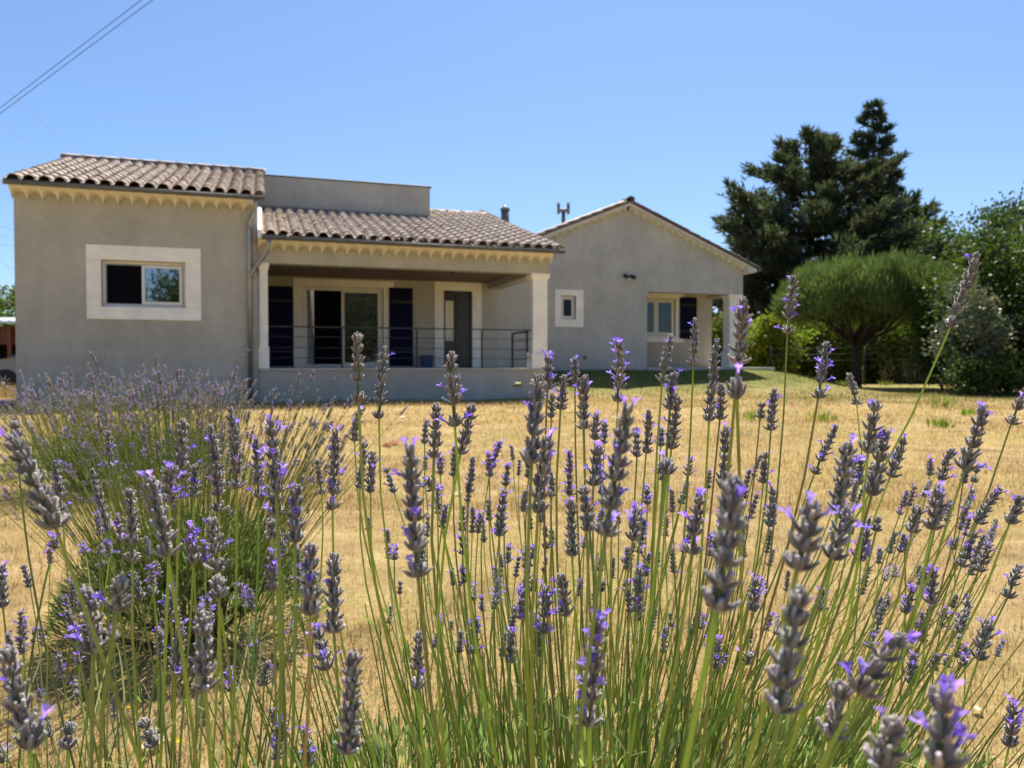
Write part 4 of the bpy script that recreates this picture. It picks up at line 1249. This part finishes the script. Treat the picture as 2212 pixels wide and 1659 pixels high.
LB = [(65,10,65,275,72,1),(152,60,142,335,60,1),(410,78,430,365,78,1),(370,275,350,485,70,0),(505,280,450,470,72,0),(45,295,50,420,45,0),(120,460,110,615,52,0),(85,420,70,600,48,0),(170,520,200,615,38,0),(260,435,290,935,115,1),(320,335,315,430,36,0),(500,480,485,615,40,0),(595,420,560,555,40,1),(648,440,650,490,24,0),(675,490,672,550,24,0),(630,510,622,590,38,0),(605,605,598,780,58,0),(540,710,540,800,34,0),(460,665,458,760,40,0),(460,780,460,850,42,0),(400,660,380,750,42,0),(375,480,375,545,38,0),(320,480,315,530,30,0),(745,170,720,505,92,0),(790,95,780,225,60,0),(775,400,745,690,92,0),(885,105,885,200,45,0),(845,170,830,300,58,0),(800,240,795,330,45,0),(912,175,918,375,68,0),(965,315,960,415,52,0),(998,350,995,430,38,0),(865,460,865,625,44,0),(970,440,955,590,72,0),(1073,45,1048,270,60,1),(1085,280,1000,780,118,1),(1240,15,1215,195,52,1),(1250,165,1245,300,62,0),(1275,250,1250,450,62,0),(1175,305,1155,465,52,0),(1215,370,1210,440,40,0),(1125,370,1120,480,44,0),(1240,500,1235,545,75,0),(865,640,875,855,68,0),(920,590,940,760,76,0),(800,755,795,815,40,0),(1120,670,1105,795,66,0),(1130,900,1120,1070,64,0),(845,915,850,1080,68,0),(780,970,765,1150,68,1),(680,985,685,1095,58,0),(650,1140,640,1260,58,0),(515,1090,498,1225,54,1),(285,1140,290,1360,70,1),(30,1210,30,1600,110,0),(940,1080,940,1500,108,1),(635,820,630,880,38,0),(465,900,465,955,42,0),(500,965,500,1020,40,0),(730,940,725,990,44,0),(415,1100,415,1130,30,0),(175,755,175,805,34,0),(205,820,200,870,38,0),(180,820,180,862,34,0),(1230,705,1228,780,34,0),(1160,590,1160,660,40,0),(1125,1490,1125,1540,40,0),(225,950,222,1000,30,0),(185,1045,182,1110,30,0),(105,715,105,755,40,0),(1110,1150,1112,1185,40,0),(330,560,345,605,60,0),(600,900,600,960,34,0),(990,950,985,990,40,0),(560,640,560,720,36,0),(385,1090,380,1120,30,0),(710,820,705,860,34,0)]
LC = [(350,70,338,255,48,1),(955,10,865,235,58,1),(205,145,178,355,72,0),(175,415,175,465,78,0),(40,210,35,360,42,1),(105,275,85,540,50,0),(135,420,120,535,48,0),(465,285,438,465,52,1),(550,385,562,485,38,1),(290,435,285,570,46,0),(620,470,598,640,68,0),(665,570,610,780,68,0),(720,600,670,720,52,0),(490,550,425,710,42,1),(985,490,910,695,68,0),(1095,460,1060,550,48,1),(855,625,835,730,44,0),(800,660,798,715,32,0),(535,610,500,830,82,0),(200,720,110,1150,135,0),(425,800,370,1020,125,0),(540,820,480,985,90,0),(365,1070,310,1480,132,0),(680,1210,570,1420,118,0),(515,1380,480,1560,108,0),(850,1410,830,1659,145,0),(680,1500,640,1659,138,0),(830,750,805,890,74,0),(760,810,740,900,58,0),(145,560,130,760,54,0),(265,640,260,740,44,0),(300,760,280,880,48,0),(60,775,30,970,72,1),(935,760,915,820,34,0),(1015,750,950,870,48,0),(1095,780,1055,870,60,0),(935,895,900,1010,48,0),(990,940,955,1025,44,0),(1080,1000,1050,1110,52,1),(805,1020,800,1130,58,0),(740,1075,720,1160,44,0),(990,1180,955,1310,62,0),(930,1130,890,1220,48,0),(850,1145,835,1200,38,0),(745,1290,740,1390,48,0),(1070,1455,1055,1590,62,0),(820,1285,810,1340,38,0),(600,890,570,990,52,0),(240,1050,225,1150,52,0),(110,1240,105,1340,48,0),(870,925,872,955,24,0),(765,1005,760,1045,30,0),(130,880,100,960,48,0),(725,920,715,960,34,0),(455,1080,445,1150,44,0),(885,1100,870,1140,34,0),(910,1300,900,1330,40,0),(630,850,625,895,48,0),(215,1290,200,1320,50,0),(575,660,565,745,44,0),(255,480,250,530,40,0),(620,600,600,640,38,0),(520,1290,505,1330,36,0),(865,1300,850,1330,34,0)]
SP = []
for (lst, x0, y0, k) in ((LA, 0, 822.9, .504), (LB, 737.3, 713.2, .5702), (LC, 1474.6, 548.6, .669)):
    for (a, b, c, d, w, gp) in lst: SP.append((x0 + a * k, y0 + b * k, x0 + c * k, y0 + d * k, w * k, gp))

lr = np.random.default_rng(99)
bush_a = tag(empty('lavender_bush', (.16, .95, 0)), 'nearest lavender bush with tall grey-violet spikes, from the middle to the right edge', 'lavender', 'lavender bushes')
bush_b = tag(empty('lavender_bush', (-.34, .80, 0)), 'nearest lavender bush at the left, its spikes partly out of focus', 'lavender', 'lavender bushes')
WORLD_W = .0169

def add_stalk(px0, py0, px1, py1, wpx, gp, zdist=None, extra_leaf=.55):
    Z = zdist or min(1.45, max(.25, WORLD_W * F_PX / wpx))
    wid = wpx / F_PX * Z
    lowp = at(px1, py1, Z); tip = at(px0, py0, Z * (1 + lr.normal(0, .012)))
    axis = tip - lowp; L = axis.length
    bush = bush_b if px1 < 700 else bush_a
    # stem runs on from the head in the same direction and bends towards the plant's heart
    m = (tip.x - lowp.x) / max(.01, tip.z - lowp.z)
    drop = max(.12, lowp.z - .16)
    heart = bush.location
    mc = (lowp.x - heart.x) / max(.25, lowp.z + .05)
    me_ = max(-1.1, min(1.15, (.62 * m + .58 * mc) if px1 > 1400 else (.45 * m + .5 * mc)))
    end = Vector((lowp.x - me_ * drop, lowp.y + (heart.y - lowp.y) * .45 + lr.normal(0, .03), lowp.z - drop))
    t0 = -axis.normalized()
    c1 = lowp + Vector((t0.x * .8, t0.y * .4, t0.z)) * drop * .38
    c2 = lowp.lerp(end, .66) + Vector((lr.normal(0, .012), lr.normal(0, .012), 0))
    pts = []
    for k in range(9):
        t = k / 8
        pts.append(lowp * (1 - t) ** 3 + c1 * 3 * t * (1 - t) ** 2 + c2 * 3 * t * t * (1 - t) + end * t ** 3)
    rs = max(.0009, min(.00165, wid * .082)) * lr.uniform(.85, 1.12)
    pts = [lowp + axis.normalized() * .002] + pts[1:]
    org = bush.location
    sm = stem_mesh([p - org for p in pts], [rs * (.82 + .35 * k / 8) for k in range(9)], lr)
    st = link('flower_stalk', sm, bush)
    (hm, pm_), zs = get_head(L / wid, gp)
    q = axis.to_track_quat('Z', 'Y').to_matrix() @ Matrix.Rotation(lr.uniform(0, 6.28), 3, 'Z')
    mt = Matrix.Translation(lowp - org) @ q.to_4x4() @ Matrix.Diagonal((wid * 1.10, wid * 1.10, wid * zs, 1))
    for nm, mesh in (('flower_head', hm), ('corolla', pm_)):
        if mesh is None: continue
        o = link(nm, mesh, st); o.matrix_local = mt
        if nm == 'corolla': o['kind'] = 'stuff'
    if lr.random() < extra_leaf:
        i = int(lr.integers(3, 7)); p = pts[i]
        o = link('leaf', LEAVES[int(lr.integers(0, 5))], st)
        tdir = (pts[i - 1] - pts[i]).normalized()
        o.matrix_local = Matrix.Translation(p - org) @ (tdir.to_track_quat('Z', 'Y').to_matrix() @ Matrix.Rotation(lr.uniform(0, 6.28), 3, 'Z')).to_4x4() @ Matrix.Diagonal((1, 1, 1, 1))
    return st

for s_ in SP: add_stalk(*s_)
# smaller heads further back in the right-hand bush
for k in range(138):
    x = lr.uniform(880, 2190); y = lr.uniform(1010, 1420) + (x - 880) * .02
    w = lr.uniform(15, 24); ln = w * lr.uniform(1.4, 3.2); ln_x = lr.normal(.08 + .00028 * (x - 1200), .12)
    add_stalk(x + ln * ln_x, y - ln, x, y, w, int(lr.random() < .25), lr.uniform(.9, 1.25), .15)
for k in range(46):
    x = lr.uniform(20, 720); y = lr.uniform(1130, 1600)
    w = lr.uniform(16, 26); ln = w * lr.uniform(1.3, 2.6)
    add_stalk(x + ln * lr.normal(-.03, .12), y - ln, x, y, w, int(lr.random() < .25), lr.uniform(.8, 1.1), .3)

# leafy shoots at the heart of the two near bushes
def foliage_dome(bush, n, rad, zc, rz, seed, leafL=(.028, .05), wid=.0024, col=(.21, .275, .11), nstem=0, stem_h=(.35, .62), lean=0.0):
    r = np.random.default_rng(seed)
    az = r.uniform(0, 6.283, n); rr = np.sqrt(r.uniform(0, 1, n))
    C = np.stack([rr * np.cos(az) * rad[0], rr * np.sin(az) * rad[1], zc + rz * np.sqrt(np.maximum(0, 1 - rr ** 2)) * r.uniform(.35, 1.0, n) ** .5], 1)
    A = unit(np.stack([np.cos(az) * rr * .8 + lean, np.sin(az) * rr * .6, np.full(n, 1.5)], 1) + r.normal(0, .36, (n, 3)))
    Lg = r.uniform(*leafL, n)
    V, T, cv = rhombs(C, A, Lg, wid * r.uniform(.7, 1.3, n), vary(col, n, .22, r), r)
    link('leaves', tri_mesh('leaves', V, T, M['stem'], cv), bush)['kind'] = 'stuff'
    if nstem:
        Vs, Ts, Cs = [], [], []; off = 0
        for k in range(nstem):
            a = r.uniform(0, 6.283); q = math.sqrt(r.random())
            b0 = Vector((q * math.cos(a) * rad[0] * .75, q * math.sin(a) * rad[1] * .75, zc * .6))
            h = r.uniform(*stem_h)
            e = b0 + Vector((math.cos(a) * q * .22 * h / .4 + lean * h + r.normal(0, .03), math.sin(a) * q * .12 + r.normal(0, .02), h))
            mid = b0.lerp(e, .5) + Vector((-math.cos(a) * .02, 0, .015))
            mb = MB().tube([b0, mid, e], [.0013, .0011, .0007], 4)
            v = np.array(mb.v); t = []
            for f in mb.f:
                for j in range(1, len(f) - 1): t.append((f[0], f[j], f[j + 1]))
            Vs.append(v); Ts.append(np.array(t) + off); off += len(v)
            Cs.append(np.repeat(vary((.25, .32, .085), 1, .15, r), len(v), 0))
        link('shoots', tri_mesh('shoots', np.concatenate(Vs), np.concatenate(Ts), M['stem'], np.concatenate(Cs)), bush)['kind'] = 'stuff'
foliage_dome(bush_a, 3900, (.62, .30), .10, .25, 71, nstem=260, stem_h=(.22, .46), lean=.26)
foliage_dome(bush_b, 1300, (.33, .26), .08, .22, 72, nstem=45, stem_h=(.2, .38), lean=-.03)

# ------------------------------------------------------------------ lavender bushes further back
def stalk_template(seed, L, bend, hs=.0132, tint=(1.12, 1.08, 1.38)):
    """whole stalk in one mesh: stem from the origin to height L with a small head on top"""
    r = np.random.default_rng(seed)
    pts = [Vector((bend * L * (t / 5) ** 2, 0, L * t / 5)) for t in range(6)]
    mb = MB().tube(pts, [.0013, .0012, .0011, .001, .001, .0009], 4)
    V = np.array(mb.v); T = []
    for f in mb.f:
        for k in range(1, len(f) - 1): T.append((f[0], f[k], f[k + 1]))
    T = np.array(T); c = np.repeat(np.array([[.24, .29, .085]]), len(V), 0)
    hm, pm_ = head_meshes(random.choice((1.5, 2.0, 2.0, 2.5)), r.random() < .3, seed + 500, False)
    ax = (pts[-1] - pts[-2]).normalized(); Rm = rot_to(ax)
    sc = hs * r.uniform(.85, 1.15)
    outs = [(V, T, c)]
    for me, tint in ((hm, tint), (pm_, (1, 1, 1))):
        if me is None: continue
        v = np.empty(len(me.vertices) * 3, np.float32); me.vertices.foreach_get('co', v)
        t = np.empty(len(me.loops), np.int32); me.loops.foreach_get('vertex_index', t)
        a = np.empty(len(me.vertices) * 4, np.float32); me.color_attributes['col'].data.foreach_get('color', a)
        outs.append(((v.reshape(-1, 3) * sc) @ Rm.T + np.array(pts[-1]), t.reshape(-1, 3), a.reshape(-1, 4)[:, :3] * np.array(tint)))
    off = np.cumsum([0] + [len(o[0]) for o in outs[:-1]])
    return np.concatenate([o[0] for o in outs]), np.concatenate([o[1] + k for o, k in zip(outs, off)]), np.concatenate([o[2] for o in outs]), len(T)

STALKS = []
for k in range(20):
    if k < 10: V, T, C, nst = stalk_template(300 + k, .42 + .028 * k, random.uniform(-.05, .22))
    else: V, T, C, nst = stalk_template(300 + k, .42 + .024 * (k - 10), random.uniform(-.05, .2), .0195, (1.5, 1.45, 1.42))
    me = tri_mesh('flower_stalk', V, T, M['stem'], C)
    me.materials.append(M['calyx'])
    mi = np.ones(len(me.polygons), np.int32); mi[:nst] = 0
    me.polygons.foreach_set('material_index', mi)
    STALKS.append((me, V, T, C))

def back_bush(label, base, rad, n, nstuff, seed, scale=1.0, maxtilt=55, fol=4500, hz=.30, rightlean=0.0, fat=0):
    r = np.random.default_rng(seed)
    root = tag(empty('lavender_bush', base), label, 'lavender', 'lavender bushes')
    Vs, Ts, Cs = [], [], []; off = 0
    for k in range(n + nstuff):
        az = r.uniform(0, 6.283); q = math.sqrt(r.random())
        tilt = R(maxtilt) * q ** 1.3 * r.uniform(.7, 1.1)
        loc = Vector((math.cos(az) * q * rad * .55, math.sin(az) * q * rad * .5, hz * .35 * r.uniform(.5, 1.2)))
        i = int(r.integers(0, 10)) + 10 * fat; sc = scale * r.uniform(.82, 1.1)
        mt = Matrix.Translation(loc) @ Matrix.Rotation(az, 4, 'Z') @ Matrix.Rotation(tilt, 4, 'Y') @ Matrix.Rotation(r.uniform(-.8, .8), 4, 'Z') @ Matrix.Scale(sc, 4)
        if rightlean: mt = Matrix.Rotation(rightlean, 4, 'Y') @ mt
        if k < n:
            o = link('flower_stalk', STALKS[i][0], root); o.matrix_local = mt
        else:
            _, V, T, C = STALKS[i]
            a = np.array(mt)
            Vs.append(V @ a[:3, :3].T + a[:3, 3]); Ts.append(T + off); Cs.append(C); off += len(V)
    if Vs:
        link('inner_stalks', tri_mesh('inner_stalks', np.concatenate(Vs), np.concatenate(Ts), M['stem'], np.concatenate(Cs)), root)['kind'] = 'stuff'
    nf = fol
    az = r.uniform(0, 6.283, nf); rr = np.sqrt(r.uniform(0, 1, nf))
    C = np.stack([rr * np.cos(az) * rad * .95, rr * np.sin(az) * rad * .85, .03 + hz * np.sqrt(np.maximum(0, 1 - rr ** 2)) * r.uniform(.1, 1.0, nf) ** .6], 1)
    A = unit(np.stack([np.cos(az) * rr, np.sin(az) * rr, np.full(nf, .9)], 1) + r.normal(0, .4, (nf, 3)))
    V, T, cv = rhombs(C, A, r.uniform(.03, .065, nf) * scale, .0022 * scale, vary((.13, .17, .07), nf, .25, r), r)
    link('leaves', tri_mesh('leaves', V, T, M['stem'], cv), root)['kind'] = 'stuff'
    mb = MB()
    for k in range(26):
        a = r.uniform(0, 6.283); q = r.uniform(.2, 1)
        limb(mb, (random.gauss(0, .03), random.gauss(0, .03), -.02), (math.cos(a) * rad * .8 * q, math.sin(a) * rad * .8 * q, hz * (1.05 - q * .8)), .010, .004, .12, 4, 5)
    mb.build('woody_base', M['bark'], root)
    return root

back_bush('rounded lavender bush in the middle left with a dark woody base', (-.93, 2.22, 0), .38, 300, 260, 5, .97, 31, 6500, .34)
back_bush('further lavender bush in front of the wing, nearest the driveway', (-2.74, 4.9, 0), .52, 290, 200, 6, .93, 36, 5000, .36, fat=1)
back_bush('further lavender bush in front of the wing, nearest the downpipe', (-2.22, 5.0, 0), .52, 290, 200, 7, .95, 36, 5000, .36, fat=1)

# ------------------------------------------------------------------ grass
def grass_blades(n, y0, y1, h, w, seed, power=1.0, margin=1.2, cdry=(.48, .352, .168)):
    r = np.random.default_rng(seed)
    y = y0 + (y1 - y0) * r.uniform(0, 1, n) ** power
    half = y * .70 + margin
    x = r.uniform(-1, 1, n) * half
    s, d = house_sd(x, y)
    ok = ~((d > -.05) & (s > -.3) & (s < 11.3)) & ~((d > 4.0) & (s > 10)) & ~((y > 13.2) & (x < -9.6) & (y < 17.8))
    x, y = x[ok], y[ok]; n = len(x)
    z = ground_z(x, y)
    dens = .5 + .9 * vnoise(x * 2.2, y * 2.2, 9) + .5 * vnoise(x * 6, y * 6, 19)
    keep = r.random(n) < np.clip(.45 + 1.1 * dens, .12, 1)
    x, y, z, dens = x[keep], y[keep], z[keep], dens[keep]; n = len(x)
    g = greenness(x, y)
    hh = h * r.uniform(.35, 1.15, n) * np.clip(.7 + .6 * dens, .4, 1.6)
    az = r.uniform(0, 6.283, n); tl = np.abs(r.normal(0, .62, n))
    A = np.stack([np.cos(az) * np.sin(tl), np.sin(az) * np.sin(tl), np.cos(tl)], 1)
    B = np.stack([-np.sin(az + r.normal(0, .6, n)), np.cos(az), np.zeros(n)], 1) * (w * r.uniform(.6, 1.4, n))[:, None]
    P = np.stack([x, y, z - .004], 1)
    V = np.stack([P - B, P + B, P + A * hh[:, None]], 1).reshape(-1, 3)
    T = np.arange(3 * n).reshape(-1, 3)
    cd = vary(cdry, n, .26, r)
    brown = r.random(n) < .12
    cd[brown] = vary((.24, .15, .075), brown.sum(), .2, r)
    pale = r.random(n) < .12
    cd[pale] = vary((.58, .46, .28), pale.sum(), .1, r)
    cg = vary((.105, .16, .035), n, .25, r)
    isg = (r.random(n) < np.clip(g * 1.05 + .015, 0, 1))[:, None]
    c = np.where(isg, cg, cd)
    return V, T, np.repeat(c, 3, 0)
gs = [grass_blades(60000, 14, 27, .09, .007, 8, .8, .5), grass_blades(5000, 1.15, 6, .13, .0012, 4, 1.1, 1.2, (.58, .46, .27)), grass_blades(100000, 1.15, 4.5, .042, .0013, 1, 1.15), grass_blades(120000, 4.2, 11, .05, .0024, 2, 1.2, 1.0), grass_blades(110000, 10.5, 29, .06, .005, 3, 1.1, 1.0)]
off = np.cumsum([0] + [len(q[0]) for q in gs[:-1]])
gme = tri_mesh('dry_grass', np.concatenate([q[0] for q in gs]), np.concatenate([q[1] + o for q, o in zip(gs, off)]), M['grass_dry'], np.concatenate([q[2] for q in gs]))
tag(link('dry_grass', gme), 'short sunburnt grass blades covering the lawn', 'grass', kind='stuff')

# long dry grass by the car wheel
dry_clump('dry_grass_tuft', 'tuft of long straw grass below the car wheel', (-11.9, 18.35, 0), 420, .42, 91, (.46, .34, .17), .45, .006, group='straw grass by the driveway')
dry_clump('dry_grass_tuft', 'tuft of long straw grass beside the house corner', (-10.9, 18.1, 0), 320, .38, 92, (.46, .34, .17), .4, .006, group='straw grass by the driveway')

# ------------------------------------------------------------------ small things
def curled_leaf(name, label, px, py, size, colr, cat='leaf', group='fallen leaves on the lawn'):
    d = ray(px, py); t = -EYE / d.z; p = Vector((0, 0, EYE)) + d * t
    mb = MB(); n = 6
    rows = []
    for i in range(n + 1):
        t = i / n; w = .34 * math.sin(PI * (.06 + .9 * t)) ** .8
        rows.append([((t - .5), w * s_ * (1 + .05 * math.sin(9 * t + s_)), .10 * abs(s_) + .12 * math.sin(PI * t * 1.5 + 1) + .05) for s_ in (-1, -.5, 0, .5, 1)])
    mb.loft(rows, False, True, False)
    m = leaf_mat(name + '_m', .3, .7, .2, False, colr)
    o = mb.build(name, m)
    o.location = (p.x, p.y, float(ground_z(np.array(p.x), np.array(p.y))) + .012); o.scale = (size,) * 3; o.rotation_euler = (random.uniform(-.2, .2), random.uniform(-.2, .2), random.uniform(0, 6))
    tag(o, label, cat, group)
curled_leaf('fallen_leaf', 'reddish brown fallen leaf on the lawn below the porch', 838, 961, .15, (.30, .09, .05))
curled_leaf('fallen_leaf', 'second reddish fallen leaf beside the first, closer to the bush', 852, 958, .12, (.34, .12, .07))
curled_leaf('fallen_leaf', 'pale curled dry leaf on the lawn in the middle', 990, 1068, .07, (.66, .52, .36))
curled_leaf('fallen_leaf', 'small whitish leaf on the lawn below the sliding door', 870, 905, .12, (.7, .62, .5))
curled_leaf('fallen_leaf', 'pale dry leaf on the lawn at the right edge', 2110, 1545, .03, (.70, .60, .44))
curled_leaf('fallen_leaf', 'pinkish dry leaf near the foot of the middle bush', 597, 1333, .045, (.66, .48, .40))
curled_leaf('fallen_leaf', 'pale twig-like leaf on the straw at the lower left', 125, 1325, .05, (.66, .55, .38))
curled_leaf('fallen_leaf', 'pale leaf in the straw near the bottom left corner', 330, 1612, .05, (.68, .56, .38))

M['yellow'] = leaf_mat('yellow_petal', .3, .6, .2, False, (.75, .58, .03))
def tiny_flower(label, px, py):
    d = ray(px, py); p = Vector((0, 0, EYE)) + d * ((.05 - EYE) / d.z)
    root = tag(empty('yellow_flower', (p.x, p.y, 0)), label, 'flower', 'tiny yellow wildflowers')
    MB().tube([(0, 0, 0), (.004, 0, .03), (0, 0, .05)], .0009, 4).build('stem', M['straw'], root)
    mb = MB()
    for k in range(8):
        a = k * PI / 4; c, s = math.cos(a), math.sin(a)
        mb.add([(0, 0, .05), (.005 * c - .002 * s, .005 * s + .002 * c, .053), (.009 * c, .009 * s, .052), (.005 * c + .002 * s, .005 * s - .002 * c, .053)], [(0, 1, 2, 3)])
    mb.build('petals', M['yellow'], root)
for k, (x, y, lab) in enumerate(((274, 1530, 'tiny yellow flower near the bottom of the dark woody base'), (373, 1598, 'tiny yellow flower low at the left, below the woody base'), (388, 1602, 'tiny yellow flower just right of the lowest one'), (105, 1240, 'tiny yellow flower in the straw left of the middle bush'), (160, 1445, 'tiny yellow flower in the shade left of the woody base'))):
    tiny_flower(lab, x, y)

# honeybee in flight
bee_p = at(1118, 832, .95)
bee = tag(empty('bee', bee_p, R(15)), 'bee flying in front of the terrace base right of the middle', 'bee')
M['bee'] = plain('bee_body', (.16, .10, .035), .7, var=.5, scale=400)
mb = MB(); mb.tube([(-.0065, 0, -.0015), (-.005, 0, -.0006), (-.0025, 0, .0002), (-.0005, 0, .0003), (.0, 0, .0005), (.0018, 0, .0008), (.0036, 0, .0006), (.0042, 0, .0005), (.0055, 0, .0), (.0064, 0, -.0004)], [.0003, .0014, .0021, .0018, .0011, .0019, .0017, .0009, .0012, .0004], 8)
mb.build('body', M['bee'], bee)
M['bee_wing'] = leaf_mat('bee_wing', .5, .3, .5, False, (.3, .28, .22))
for sg in (-1, 1):
    MB().add([(.0022, sg * .001, .0018), (.0034, sg * .005, .0034), (.001, sg * .0092, .0044), (-.0022, sg * .0072, .0036), (-.001, sg * .003, .0024)], [(0, 1, 2, 3, 4)]).build('wing', M['bee_wing'], bee)
for k in range(3):
    for sg in (-1, 1):
        MB().tube([(.0025 - .0015 * k, sg * .001, -.0006), (.0028 - .002 * k, sg * .0026, -.0018), (.002 - .0025 * k, sg * .0028, -.0042)], .00018, 3).build('leg', M['bee'], bee)
